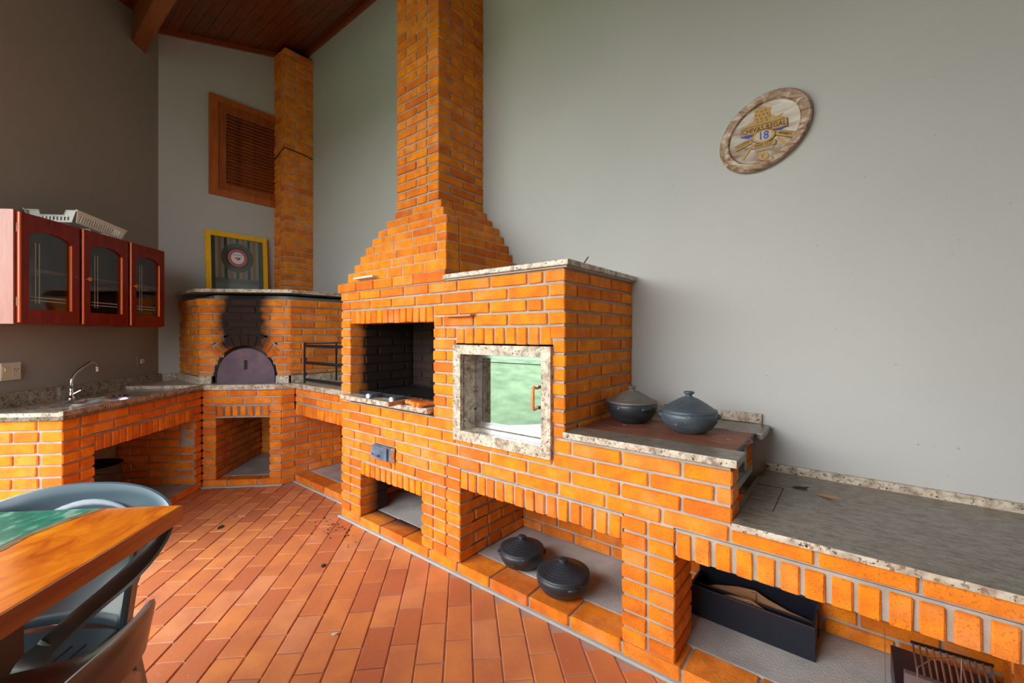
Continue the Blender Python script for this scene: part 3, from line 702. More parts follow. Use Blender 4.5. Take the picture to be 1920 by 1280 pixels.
# bench
bsl = tag(MB().box(XS+.001, XE+.02, Y0-.02, YW-.024, .645, .670, .004).build('bench_slab', 'granite_shaded'), 'long granite slab, shade put into its grey colour, on the low bench at right', 'worktop')
MB().box(XS+.002, XE+.02, Y0-.024, Y0-.0195, .647, .6695, .002).build('rough_edge', 'granite', bsl, label='pale rough broken front edge')
tag(MB().box(XS+.002, XE+.02, YW-.022, YW-.002, .645, .703, .002).build('backsplash', 'granite'), 'low granite upstand along the wall behind the bench', 'upstand')
cutp = [(-.237, 2.13), (-.229, 1.839)]
tag(MB().box(-.231, -.228, 1.83, 2.13, .6702, .6712).box(-.33, -.231, 2.128, 2.131, .6702, .6712).build('slab_joint', 'dark'), 'dark seam line around a stained patch on the bench slab', 'seam')
lfm = tag(MB().plate([(0, 0), (.03, .012), (.07, .010), (.10, 0), (.07, -.012), (.03, -.010)], [], .002).build('dry_leaf', 'pale_wood'), 'dry brown leaf lying on the granite bench slab', 'leaf'); lfm.location = (-.12, 2.14, .6705); lfm.rotation_euler = (.1, -.12, -.4)
lfm = tag(MB().plate([(0, 0), (.02, .010), (.04, .009), (.055, .015), (.045, 0), (.055, -.012), (.02, -.010)], [], .003).build('burnt_match', 'dark'), 'charred brown scrap on the bench slab near the stove', 'scrap'); lfm.location = (-.20, 2.175, .6705); lfm.rotation_euler = (.1, -.1, -.1)

# ------------------------------------------------------------------ oven corner: base, sink base, bread oven
PA = (-4.385, 1.208)
ob = thing('oven_masonry', 'orange brick base under the bread oven with a square wood niche', 'masonry', (-4.385, 1.208, 0)); mbs[ob.name] = MB()
ub = [(0, .11, .065, .715), (.11, .548, .065, .715), (.548, .652, .065, .715)]
TT = W*math.tan(PI/8); r1 = Run(ob, mbs, PA, PI/4, .652, ph=-.03, me=-TT); r1.courses(0, 1, top=True); r1.courses(1, 13, ub)
r1.pillar(0, .11, 1, 11, 1, (.11, .225)); r1.pillar(.548, .652, 1, 11, 1, (.11, .11), me=-TT, mb=.10); r1.soldiers(.11, .548, .612, .704, 7, .018)
r1.mortar(.11, .548, .60, .70)
pc = r1.pt(.652, 0)                    # (-3.924, 1.669)
def nook(k0, k1, L, **k): Run(ob, mbs, pc, PI/2, L, ms=TT).courses(k0, k1, **k)
nook(0, 10, 2.23-pc[1], par=1); nook(10, 13, .115)
sl_ = Run(ob, mbs, (pc[0], 1.785), 0, XL-pc[0], ph=.02); Run(ob, mbs, (pc[0], 1.785), 0, XL-pc[0], ph=.02, Wd=.14).courses(0, 1, top=True); sl_.courses(11, 13, jit=.004)
sl_.soldiers(0, XL-pc[0], .605, .703, 16, .008)
Run(ob, mbs, (pc[0], 2.23), 0, XL-pc[0]).courses(1, 10)
# wood niche inside
q0 = r1.pt(.11, .115); Run(ob, mbs, q0, PI*3/4, .72).courses(1, 10)
q1 = (q0[0]-S*.72, q0[1]+S*.72); Run(ob, mbs, q1, PI/4, .46).courses(1, 10)
MB().prism([r1.pt(.10, .11), r1.pt(.56, .11), r1.pt(.56, .86), r1.pt(.10, .86)], 0, .068).prism([(pc[0], 1.926), (XL, 1.926), (XL, 2.24), (pc[0], 2.24)], 0, .066).build('concrete_floor', 'concrete', ob, world=True)
mbs[ob.name].prism([r1.pt(.02, .12), r1.pt(.64, .12), (pc[0]-.02, 2.3), (-4.6, 2.3), (-5.0, 1.9), (-4.95, 1.3)], .70, .84)
mbs[ob.name].prism([r1.pt(.57, .12), r1.pt(.64, .12), (pc[0]-.01, 2.2), (pc[0]-.2, 2.2)], .068, .70)
mbs[ob.name].prism([(pc[0], 1.89), (XL+.01, 1.89), (XL+.01, 2.39), (pc[0], 2.39)], .70, .84)
mbs[ob.name].build('mortar', 'mortar', ob, world=True)
# sink base
sb = thing('sink_masonry', 'orange brick sink base with wide open niche, standing left of the oven', 'masonry', (-3.475, .298, 0)); mbs[sb.name] = MB()
PB = (-3.475, .298)
r2 = Run(sb, mbs, PB, PI*3/4, 1.287); us = [(.215, 1.19, .065, .715), (0, .215, .065, .455+.065*4)]
r2.courses(0, 13, [(.215, 1.19, .065, .715), (0, .215, .065, .715)], own0=1)
for k in range(1, 11):
    z = k*CO
    if k % 2: r2.brick(0, .110, z+.006, z+CO-.006)
    r2.brick(.118, .215, z+.006, z+CO-.006, Wd=(.11, .2)[k % 2])
r2.mortar(.007, .208, .065, .715)
r2.soldiers(.215, 1.19, .607, .704, 16, .010)
pe = (PB[0]-S*.61, PB[1]-S*.61)
r3 = Run(sb, mbs, pe, PI/4, .61); r3.courses(0, 13, own1=0)
ps = r2.pt(1.19, .012); p_ = (ps[0]-S*.59, ps[1]-S*.59); Run(sb, mbs, p_, PI/4, .59).courses(1, 9); Run(sb, mbs, p_, PI/4, .485).courses(9, 11)
MB().prism([r2.pt(.215, .11), r2.pt(1.19, .11), r2.pt(1.19, .60), r2.pt(.215, .60)], 0, .068).build('concrete_floor', 'concrete', sb, world=True)
mbs[sb.name].build('mortar', 'mortar', sb, world=True)

# counters
def off(p, du, dv, a): return (p[0]+math.cos(a)*du+math.sin(a)*dv, p[1]+math.sin(a)*du-math.cos(a)*dv)   # dv outward
e0 = off(PB, -.02, .02, PI*3/4)
ang = PI/4
fA = off(PA, -.02, .022, ang)       # inner corner of the counter edge
wl0 = (fA[0]-S*.66, fA[1]-S*.66)    # where the oven slab meets the left wall
wl0 = (wl0[0]+S*.0, wl0[1]+S*.0)
dist = -(wl0[0]-C0[0])*S-(wl0[1]-C0[1])*S
wl0 = (wl0[0]+S*dist+S*.002, wl0[1]+S*dist+S*.002)
nk = (-3.966, 1.735)
nk = (pc[0]-.035, pc[1]+.04)
oc = tag(MB().prism([fA, off(PA, .60, .022, ang), (pc[0]+.01, 1.762), (XL-.002, 1.762), (XL-.002, YW-.002), (XB+.002, YW-.002), (XB+.002, C0[1]+.01), wl0], .847, .89).build('oven_counter', 'granite'), 'speckled granite counter around the bread oven and under the black rack', 'worktop')
sk = thing('sink_counter', 'brown speckled granite sink counter with raised front edge, left of the oven', 'worktop', (-3.9, .5, .845))
# sink slab with bowl hole
a34 = PI*3/4
def sp_(u, v): return off(PB, u, v, a34)
LsK = 1.287-.001
outer = [sp_(-.022, .022), sp_(LsK, .022), sp_(LsK, -.606), sp_(-.022, -.606)]
bc = sp_(.66, -.29)
hole = [(bc[0]+math.cos(PI*3/4)*.24*math.cos(t)-math.sin(PI*3/4)*.16*math.sin(t), bc[1]+math.sin(PI*3/4)*.24*math.cos(t)+math.cos(PI*3/4)*.16*math.sin(t)) for t in [2*PI*q/32 for q in range(32)]]
MB().plate(outer, [hole], .022, Matrix.Translation((0, 0, .843))).build('sink_slab', 'granite_dark', sk, world=True)
MB().prism([sp_(-.022, .022), sp_(LsK, .022), sp_(LsK, 0), sp_(-.022, 0)], .843, .893).build('front_edge', 'granite_dark', sk, world=True)
MB().prism([sp_(-.022, .0), sp_(-.002, 0), sp_(-.002, -.606), sp_(-.022, -.606)], .843, .886).build('end_edge', 'granite', sk, world=True)
bowl = thing('sink_bowl', 'oval stainless steel sink bowl let into the granite counter', 'sink', (bc[0], bc[1], .70), PI*3/4)
MB().lathe([(0, .0), (.55, .002), (.86, .012), (.97, .05), (1.0, .13), (1.02, .168), (1.10, .1685), (1.10, .1665), (1.04, .165), (.99, .13), (.96, .045), (.85, .006), (0, -.006)], 40, (0, 0, 0), .235, .158).build('bowl', 'steel', bowl, smooth=True)
MB().lathe([(0, .004), (.02, .005), (.022, .002)], 16).build('drain', 'chrome', bowl, smooth=True)
# faucet
fz = .866; LWo = lambda u, o_: (C0[0]+S*u+S*o_, C0[1]-S*u+S*o_)
fx, fy = -4.372, .418
tp = thing('faucet', 'chrome kitchen faucet with a long bent spout and cross handle over the sink', 'faucet', (fx, fy, fz))
MB().lathe([(.026, 0), (.026, .006), (.016, .012), (.0135, .05), (.015, .055), (.015, .07), (.010, .078)], 16).build('body', 'chrome', tp, smooth=True)
sp2 = [(0, 0, .06), (0, 0, .12), (-.006, .006, .15), (-.025, .025, .182), (-.085, .085, .234), (-.104, .104, .246), (-.124, .124, .247), (-.142, .142, .234), (-.150, .150, .21)]
MB().tube(sp2, .0105, 10).build('spout', 'chrome', tp, smooth=True)
MB().tube([(-.150, .150, .212), (-.152, .152, .178)], .014, 12).build('aerator', 'chrome', tp, smooth='auto')
MB().tube([(0, .01, .03), (.01, .05, .055)], .011, 10).tube([(-.024, .035, .088), (.030, .078, .034)], .0055, 8).tube([(.028, .042, .078), (-.012, .070, .052)], .0055, 8).build('cross_handle', 'chrome', tp, smooth='auto')

# backsplashes
def strip(p, q, inn, z0, z1, m='granite'):
    return MB().prism([p, q, (q[0]+inn[0]*.02, q[1]+inn[1]*.02), (p[0]+inn[0]*.02, p[1]+inn[1]*.02)], z0, z1)
wa = (C0[0]+S*.002, C0[1]+S*.002+.012); wb = (C0[0]+S*1.70, C0[1]-S*1.70)
tag(strip((wa[0]+S*.02, wa[1]-S*.02), (wb[0]+S*.002, wb[1]+S*.002), (S, S), .8655, .958).build('backsplash', 'granite_dark'), 'dark speckled granite upstand on the left wall behind the sink', 'upstand')
PO = (-4.519, 1.222)
tag(strip((XB+.002, C0[1]+.05), (XB+.002, 1.198), (1, 0), .8905, .955).build('backsplash', 'granite'), 'short granite upstand in the corner between sink wall and oven', 'upstand')
go2 = thing('oven_upstand', 'pale granite upstand strips around the foot of the bread oven', 'upstand', (-4.26, 1.48, .89))
ro = Run(ob, mbs, PO, PI/4, .774)
MB().prism([(XB+.03, 1.218), (PO[0]+.003, 1.218), (PO[0]+.01, 1.198), (XB+.03, 1.198)], .8905, .955).build('strip', 'granite', go2, world=True)
for a, b in ((.0, .112), (.652, .762)):
    MB().prism([ro.pt(a, -.003), ro.pt(b, -.003), ro.pt(b, -.022), ro.pt(a, -.022)], .8905, .955).build('strip', 'granite', go2, world=True)
POc = ro.pt(.774, 0)
MB().prism([(POc[0]+.003, POc[1]), (POc[0]+.003, YW-.03), (POc[0]+.022, YW-.03), (POc[0]+.022, POc[1])], .8905, .955).build('strip', 'granite', go2, world=True)
tag(MB().box(POc[0]+.024, XL-.004, YW-.022, YW-.002, .8905, .955).build('backsplash', 'granite'), 'granite upstand on the wall behind the black rack', 'upstand')

# bread oven
bo = thing('bread_oven', 'corner brick bread oven with arched mouth and black smoke stain', 'oven', (-4.519, 1.222, .955)); mbs[bo.name] = MB()
zb = .992-CO; T = W*math.tan(PI/8)
rl = Run(bo, mbs, (XB, 1.222), 0, PO[0]-XB, zb=zb, me=-T, mname='brick_oven', ph=.05); rl.courses(0, 10, zmin=.957)
# arch opening
ac = .383; az = .955; ri = .268; rO = .37
ro = Run(bo, mbs, PO, PI/4, .774, zb=zb, ms=T, me=-T, mname='brick_oven', ph=.12)
for k in range(0, 10):
    z0 = max(zb+k*CO, .957); z1 = zb+(k+1)*CO; zm = (z0+z1)/2; ops = []
    rad = rO+.008 if zm > az+.20 else ri+.002
    if zm < az+rad: 
        h = math.sqrt(max(0, rad**2-(zm-az)**2)); ops = [(ac-h, ac+h, 0, 9)] if h > .02 else []
    ro.courses(k, k+1, ops, zmin=.957)
na = 9
for i in range(na):
    a = math.radians(36+(i+.5)*108/na); rm = (ri+rO)/2
    u = ac+rm*math.cos(a); z = az+rm*math.sin(a); x, y_ = ro.pt(u, .055-.003)
    o = put_brick(bo, x, y_, z, 0, 2*rm*math.sin(math.radians(54/na))-.009, .11, rO-ri-.004, mname='brick_oven')
    o.rotation_euler = (Matrix.Rotation(PI/4, 3, 'Z') @ Matrix.Rotation(PI/2-a, 3, 'Y')).to_euler()
arcp = []
def arc(r, a0, a1, n): return [(ac+r*math.cos(a0+(a1-a0)*q/n), az+r*math.sin(a0+(a1-a0)*q/n)) for q in range(n+1)]
inner_ = [(ac+ri+.004, .893)]+arc(ri+.004, 0, PI, 28)+[(ac-ri-.004, .893)]
RO = Matrix.Translation((PO[0], PO[1], 0)) @ rotz(PI/4) @ RY
# mortar face around the arch (ring)
ring_out = [(ac+rO+.004, .957)]+arc(rO+.004, .02, PI-.02, 28)+[(ac-rO-.004, .957)]
pts = ring_out+[(ac-ri-.004, .957)]+arc(ri+.004, PI, 0, 28)[0:]+[(ac+ri+.004, .957)]
mm = MB(); 
A_ = arc(rO+.012, 0, PI, 30); B_ = arc(ri+.004, 0, PI, 30)
for q in range(30):
    mm.plate([A_[q], A_[q+1], B_[q+1], B_[q]], [], .09, RO @ Matrix.Translation((0, 0, .007)))
mm.build('arch_mortar', 'mortar_oven', bo, world=True)
MB().plate([(ac+ri+.03, .892)]+arc(ri+.03, 0, PI, 24)+[(ac-ri-.03, .892)], [], .02, RO @ Matrix.Translation((0, 0, .088))).build('inner_face', 'mortar_oven', bo, world=True)
rr_ = Run(bo, mbs, POc, PI/2, YW-POc[1], zb=zb, ms=T, mname='brick_oven', ph=.10); rr_.courses(0, 10, zmin=.957)
pr_ = .016; Wt = .126; T2 = Wt*math.tan(PI/8); dl = pr_*math.tan(PI/8)
q_ = (PO[0]+dl, PO[1]-pr_)
Run(bo, mbs, (XB, q_[1]), 0, q_[0]-XB, zb=zb, me=-T2, Wd=Wt, mname='brick_oven', ph=.09).courses(10, 11)
Run(bo, mbs, q_, PI/4, .774+2*dl, zb=zb, ms=T2, me=-T2, Wd=Wt, mname='brick_oven', ph=.03).courses(10, 11)
Run(bo, mbs, (POc[0]+pr_, POc[1]-dl), PI/2, YW-POc[1]+dl, zb=zb, ms=T2, Wd=Wt, mname='brick_oven', ph=.01).courses(10, 11)
mbs[bo.name].prism([(XB+.01, 1.34), (PO[0]+.0, 1.34), (POc[0]-.12, POc[1]+.02), (POc[0]-.12, 2.38), (XB+.01, 2.38)], 1.45, 1.68)
mbs[bo.name].build('mortar', 'mortar_oven', bo, world=True)
do = thing('oven_hatch', 'half round purple grey iron door closing the bread oven mouth', 'oven door', (*ro.pt(ac, .02), .891), PI/4)
MB().plate([(.243, 0)]+[(.243*math.cos(PI*q/28), .06+.249*math.sin(PI*q/28)) for q in range(29)]+[(-.243, 0)], [], .008, RY).build('door_plate', 'oven_door', do)
MB().box(-.006, .006, -.030, -.018, .12, .20, .003).box(-.006, .006, -.030, .0, .195, .205, .003).build('door_handle', 'black_metal', do)
a_, b__ = PO, POc
tag(MB().prism([(XB+.002, 1.188), (PO[0]+.013, 1.188), (ro.pt(.774, -.034)[0], ro.pt(.774, -.034)[1]), (POc[0]+.034, POc[1]-.01), (POc[0]+.034, YW-.002), (XB+.002, YW-.002)], 1.700, 1.728).build('oven_slab', 'granite'), 'granite slab on top of the bread oven', 'slab')
tp_ = thing('oven_cornice', 'projecting top brick course of the bread oven under its granite slab', 'masonry', (-4.519, 1.2, 1.64)); mbs[tp_.name] = MB()
# second chimney
c2 = thing('corner_chimney', 'slim orange brick chimney rising from the bread oven in the room corner', 'chimney', (-4.95, 2.2, 1.728)); mbs[c2.name] = MB()
Run(c2, mbs, (XB, 2.087), 0, .27, zb=1.729, ph=.03).courses(0, 42, own1=1, jit=.003)
Run(c2, mbs, (-4.83, 2.087), PI/2, YW-2.087, zb=1.729).courses(0, 42, own0=0, jit=.003)
mbs[c2.name].prism([(XB+.01, 2.19), (-4.93, 2.19), (-4.93, YW), (XB+.01, YW)], 1.73, 4.5)
mbs[c2.name].build('mortar', 'mortar', c2, world=True)
zs = 3.33
tag(MB().tube([(-5.07, 2.078, zs-.04), (-4.96, 2.078, zs-.01), (-4.825, 2.078, zs+.03), (-4.822, 2.25, zs+.02), (-4.822, 2.39, zs-.01)], .005, 6).build('iron_wire', 'soot_metal'), 'thin black wire tied around the slim corner chimney', 'wire')
for r in (tp_,): bpy.data.objects.remove(r)
NBK = NB

# ------------------------------------------------------------------ black rack
rk = thing('grill_rack', 'black iron rack with horizontal bars standing on the counter beside the oven', 'rack', (-3.84, 1.83, .89))
MB().tube([(0, 0, 0), (0, 0, .350), (.01, .0, .360)], .009, 8).build('post', 'black_metal', rk, smooth='auto')
MB().tube([(0, .30, 0), (0, .30, .355)], .009, 8).build('post', 'black_metal', rk, smooth='auto')
MB().tube([(.90, 0, 0), (.90, 0, .355)], .009, 8).build('post', 'black_metal', rk, smooth='auto')
for z in (.335, .185, .035): MB().box(0, .90, -.004, .004, z-.014, z+.012).build('bar', 'black_metal', rk)
MB().box(0, .90, .296, .304, .352, .362).build('bar', 'black_metal', rk)
MB().box(-.004, .004, 0, .30, .35, .36).build('bar', 'black_metal', rk)
for z in (.07, .20): MB().tube([(.02, .0, z), (.035, -.0, z+.01), (.03, 0, z+.028)], .006, 6).build('hook', 'black_metal', rk)

# ------------------------------------------------------------------ poster leaning on the wall
po = thing('framed_poster', 'framed poster with round red and white emblem leaning in a bright yellow frame', 'picture', (XB+.06, 1.42, 1.729))
po.rotation_euler = (0, math.radians(-3.5), 0)
PW, PH = .575, .655
MB().plate(rect(0, PW, 0, PH), [rect(.045, PW-.04, .045, PH-.05)], .022, RX).build('picture_frame', 'yellow', po)
MB().plate(rect(.038, PW-.033, .038, PH-.043), [rect(.046, PW-.041, .046, PH-.051)], .016, RX).build('inner_moulding', 'yellow', po)
def flat(name, col, rough=.6): 
    if name.split('_')[0] in ('poster', 'stripe', 'disc', 'shard'): col = tuple(min(1, v*1.9) for v in col)
    if name not in M: M[name] = mat(name, col, rough)
    return name
def pic(outline, holes, d, name, col, nm='print', par=None, th=.0006):
    return MB().plate(outline, holes, th, Matrix.Translation((.003+d, 0, 0)) @ RX).build(nm, flat(name, col), par or po)
pic(rect(.04, PW-.035, .04, PH-.045), [], 0, 'poster_dark', (.055, .045, .04), 'backing')
pic(rect(.085, PW-.085, .04, .18), [], .001, 'poster_sea', (.19, .27, .26), 'lower_picture')
pic(rect(.085, PW-.085, .13, .18), [], .0015, 'poster_grey', (.13, .15, .17), 'lower_picture')
sx = .085
for i, cc in enumerate((0, 1, 0, 2, 0, 1, 0, 2, 0, 1, 0, 2, 0, 1, 0)):
    wdt = (PW-.17)/15; cols = [('stripe_pale', (.33, .36, .32)), ('stripe_orange', (.42, .17, .04)), ('stripe_dark', (.04, .045, .05))][cc]
    pic(rect(sx+i*wdt, sx+(i+1)*wdt-.0005, .175, PH-.055), [], .001, *cols, 'stripe')
cy_, cz_ = PW/2, .40
circ = lambda r, n=36: [(cy_+r*math.cos(2*PI*q/n), cz_+r*math.sin(2*PI*q/n)) for q in range(n)]
for r, d, nm, cl_ in ((.155, .003, 'disc_brown', (.10, .075, .06)), (.115, .004, 'disc_dark', (.035, .03, .028)), (.088, .005, 'disc_pale', (.42, .36, .32)), (.082, .006, 'disc_red', (.33, .03, .03)), (.063, .007, 'disc_white', (.36, .38, .37))):
    pic(circ(r), [], d, nm, cl_, 'disc')
pic([(cy_-.032, cz_+.005), (cy_-.002, cz_+.005), (cy_-.002, cz_-.03)], [], .0085, 'shard_red', (.5, .02, .02), 'shard')
pic([(cy_+.032, cz_+.005), (cy_+.002, cz_+.005), (cy_+.002, cz_-.03)], [], .0085, 'shard_black', (.03, .03, .03), 'shard')
dots = MB()
for q in range(48):
    a = 2*PI*q/48; dots.plate([(cy_+.157*math.cos(a)+.003*math.cos(t), cz_+.157*math.sin(a)+.003*math.sin(t)) for t in (0, PI/2, PI, 3*PI/2)], [], .001, Matrix.Translation((.0075, 0, 0)) @ RX)
dots.build('bead_ring', flat('bead_white', (.6, .6, .55)), po)
dots = MB()
for q in range(22):
    for yy in (.055+.012*(q % 2), PW-.065+.012*(q % 2)):
        zz = .16+q*.017 if q > 11 else .10+q*.012
        dots.plate([(yy+.002*math.cos(t), zz+.002*math.sin(t)) for t in (0, PI/2, PI, 3*PI/2)], [], .001, Matrix.Translation((.0045, 0, 0)) @ RX)
dots.build('bead_row', 'bead_white', po)
def text(body, size, name, m, parent, mtx, ext=.001, bold=0):
    cu = bpy.data.curves.new('t', 'FONT'); cu.body = body; cu.size = size; cu.extrude = ext; cu.align_x = 'CENTER'; cu.align_y = 'CENTER'; cu.offset = bold
    ob_ = bpy.data.objects.new('t', cu); C.objects.link(ob_); bpy.context.view_layer.update()
    me = bpy.data.meshes.new_from_object(ob_.evaluated_get(bpy.context.evaluated_depsgraph_get())); bpy.data.objects.remove(ob_)
    me.transform(mtx); me.materials.clear(); me.materials.append(M[m]); o = bpy.data.objects.new(name, me); C.objects.link(o); o.parent = parent; return o
TX = Matrix(((0, 0, 1, 0), (1, 0, 0, 0), (0, 1, 0, 0), (0, 0, 0, 1)))
text('São', .045, 'lettering', flat('letter_pale', (.45, .48, .46)), po, Matrix.Translation((.0065, .175, .155)) @ TX)
text('SÃO PAULO', .016, 'lettering', 'shard_black', po, Matrix.Translation((.0115, cy_, cz_+.030)) @ TX)
MB().box(.008, .0095, .04, PW-.035, .04, PH-.045).build('glass_pane', 'cab_glass', po)

# ------------------------------------------------------------------ carved plate on the right wall
pl = thing('wall_plate', 'oval carved wooden plate with a whisky emblem hanging on the right wall', 'wall plate', (-.338, YW-.001, 2.306))
pl.rotation_euler = (0, 0, 0)
# local: x right, z up, y into wall ; oval long axis tilted
def wood_plate():
    m = mat('aged_painted_wood', (.5, .42, .33), .5); n = N(m); o = n.obj()
    c = n.ramp(n.noise(14, 7, n.mapp(o, scale=(1, 1, 2)), 1.5, .65), [(.34, (.13, .055, .025)), (.5, (.34, .21, .125)), (.66, (.60, .53, .45))]); n.col(c); n.bump(n.noise(40, 4, o), .4, .004); return m
M['plate_rim'] = wood_plate()
def wood_plate2():
    m = mat('whitewashed_wood', (.5, .42, .33), .5); n = N(m); o = n.obj()
    c = n.ramp(n.noise(7, 6, n.mapp(o, scale=(1, 1, 3)), .8), [(.30, (.26, .15, .085)), (.46, (.46, .39, .31)), (.62, (.62, .59, .54))]); n.col(c); n.bump(n.noise(40, 4, o), .2, .003); return m
M['plate_face'] = wood_plate2()
ta = math.radians(38)
TILT = Matrix.Rotation(-ta, 4, 'Y')
LX = Matrix(((1, 0, 0, 0), (0, 0, 1, 0), (0, 1, 0, 0), (0, 0, 0, 1)))   # lathe z -> y
prof = [(0, -.014), (.74, -.014), (.765, -.018), (.80, -.030), (.90, -.032), (.965, -.034), (1.0, -.026), (1.0, -.012), (.85, 0), (0, 0)]
pm = MB().lathe(prof[2:], 64, (0, 0, 0), .211, .165); pm.bm.transform(TILT @ LX); pm.build('rim', 'plate_rim', pl, smooth='auto')
pm = MB().lathe([(0, -.0145), (.75, -.0145), (.77, -.017)], 64, (0, 0, 0), .211, .165); pm.bm.transform(TILT @ LX); pm.build('face', 'plate_face', pl, smooth=True)
# emblem: local 2D frame (ex, ez) slightly rotated
EM = Matrix.Diagonal((.84, 1, .95, 1))
gold = flat('gold_paint', (.46, .27, .07)); blue = flat('blue_paint', (.01, .06, .55)); dk = flat('carved_brown', (.10, .05, .02))
YT = Matrix(((1, 0, 0, 0), (0, 0, -1, 0), (0, 1, 0, 0), (0, 0, 0, 1)))  # text/plates: xy->xz, z-> -y (towards room)
def emb(pts, d, m, nm='emblem', th=.0012):
    d = d*1.6+(.0025 if nm != 'emblem' else -.0005)
    return MB().plate(pts, [], th, EM @ Matrix.Translation((0, -.0155-d, 0)) @ YT).build(nm, m, pl)
def bar(x0, z0, x1, z1, h, d, m, nm='banner'):
    dx, dz = x1-x0, z1-z0; L = math.hypot(dx, dz); nx, nz_ = -dz/L*h/2, dx/L*h/2
    return emb([(x0+nx, z0+nz_), (x0-nx, z0-nz_), (x1-nx, z1-nz_), (x1+nx, z1+nz_)], d, m, nm)
def etext(t, size, x, z, a, m, d=.0075, bold=.0): return text(t, size, 'lettering', m, pl, EM @ Matrix.Translation((x, -.0155-d, z)) @ Matrix.Rotation(-a, 4, 'Y') @ YT, .0006, bold)
emb([(-.050, .040), (-.050, .085), (-.044, .105), (-.048, .125), (-.020, .122), (.0, .130), (.022, .120), (.040, .118), (.034, .098), (.042, .070), (.038, .045)], 0, gold)
for x, z in ((-.03, .11), (-.01, .105), (.01, .108), (-.038, .09), (-.02, .088), (0, .09), (.02, .088), (-.035, .07), (-.012, .07), (.012, .068), (.03, .075), (-.03, .055), (-.008, .054), (.018, .055)):
    emb([(x-.004, z), (x, z+.003), (x+.005, z+.001), (x, z-.003)], .003, dk, 'carving', .0006)
emb([(-.05, .060), (-.078, .064), (-.070, .050), (-.108, .043), (-.09, .034), (-.04, .034)], .0008, gold); emb([(.04, .034), (.085, .036), (.100, .052), (.080, .058), (.098, .072), (.06, .064), (.047, .076)], .0008, gold)
bar(-.118, .019, .118, .019, .044, .0005, dk); bar(-.115, .019, .115, .019, .037, .001, gold)
etext('CHIVAS REGAL', .0335, 0, .019, 0, dk)
emb([(-.118, -.002), (-.085, .004), (-.055, -.008), (-.085, -.014)], .001, blue, 'lozenge'); emb([(.118, .004), (.085, .0), (.055, -.012), (.085, -.009)], .001, blue, 'lozenge')
el = lambda rx, rz, cx_, cz2, n=32: [(cx_+rx*math.cos(2*PI*q/n), cz2+rz*math.sin(2*PI*q/n)) for q in range(n)]
emb(el(.060, .036, 0, -.022), .001, dk, 'medallion'); emb(el(.057, .033, 0, -.022), .0016, gold, 'medallion'); emb(el(.046, .025, 0, -.022), .0022, flat('cream_paint', (.5, .42, .30)), 'medallion')
etext('18', .056, 0, -.022, 0, blue, .0095)
for sgn, t, a in ((-1, 'SCOTCH', .16), (1, 'WHISKY', -.30)):
    x0, z0, x1, z1 = (-.145, -.054, -.062, -.032) if sgn < 0 else (.062, -.020, .150, -.052)
    bar(x0, z0, x1, z1, .030, .0005, dk); bar(x0+.002*1, z0, x1, z1, .025, .001, gold)
    etext(t, .018, (x0+x1)/2, (z0+z1)/2, math.atan2(z1-z0, x1-x0), dk)
bar(-.060, -.066, .062, -.066, .024, .001, dk); bar(-.058, -.066, .060, -.066, .020, .0015, gold); etext('RARE OLD', .0185, 0, -.066, 0, dk)
etext('ESTD', .012, -.085, -.068, .15, dk)
bar(-.044, -.086, .050, -.086, .018, .0005, flat('pale_carving', (.36, .27, .17)))
bar(-.062, -.060, -.110, -.118, .012, .0, gold, 'ribbon'); bar(.070, -.045, .120, -.098, .014, .0, gold, 'ribbon')
MB().plate(el(.024, .022, .0, -.122), [el(.010, .009, 0, -.122, 20)], .003, EM @ Matrix.Translation((0, -.0155, 0)) @ YT).build('seal', gold, pl)

# ------------------------------------------------------------------ clay pots
def pot(x, y, z, R, Hh, lidm, bodym, lab, rot=0, dome=.55, knob=1, flare=0):
    t = thing('clay_pot', lab, 'pot', (x, y, z), rot, 'black clay casseroles')
    b = [(0, .0), (.50*R, 0), (.56*R, .006), (.80*R, .22*Hh), (.97*R, .55*Hh), ((1.0+flare*.04)*R, .82*Hh), ((.97+flare*.07)*R, 1.0*Hh), ((.93+flare*.07)*R, 1.0*Hh), (.90*R, .8*Hh), (.7*R, .25*Hh), (0, .1*Hh)]
    MB().lathe(b, 40).build('body', bodym, t, smooth=True)
    r = (.985+flare*.06)*R; dh = dome*R
    l = [(r, 1.0*Hh), (r, 1.03*Hh+.004), (.90*R, Hh+.16*dh), (.62*R, Hh+.52*dh), (.32*R, Hh+.84*dh), (.14*R, Hh+.97*dh), (.115*R, Hh+1.02*dh), (.115*R, Hh+1.10*dh), (.17*R, Hh+1.17*dh), (.20*R, Hh+1.24*dh), (.16*R, Hh+1.32*dh), (0, Hh+1.34*dh)]
    MB().lathe(l, 40).build('lid', lidm, t, smooth=True)
    for sgn in (-1, 1):
        MB().tube([(sgn*.90*R, -.26*R, .76*Hh), (sgn*1.0*R, -.14*R, .80*Hh), (sgn*1.03*R, 0, .81*Hh), (sgn*1.0*R, .14*R, .80*Hh), (sgn*.90*R, .26*R, .76*Hh)], [.006, .009, .010, .009, .006], 8).build('lug', bodym, t, smooth=True)
    return t
pot(-.865, 2.045, .8865, .120, .100, 'clay_lid', 'clay', 'black clay pot with dusty brown lid on the stove, nearest the barbecue block', 2.6, .50, 1, .6)
pot(-.575, 1.995, .8865, .120, .094, 'clay_blue', 'clay_blue', 'round bluish black clay pot with ribbed conical lid on the stove plate, right', .3, .55)
pot(-1.412, 1.855, .0665, .121, .092, 'clay', 'clay', 'smaller lidded black clay pot in the niche, left of its pair', .7, .42, 1)
pot(-1.105, 1.785, .0665, .130, .098, 'clay', 'clay', 'larger lidded black clay pot in the niche on the brick sill', -.6, .38, 1)

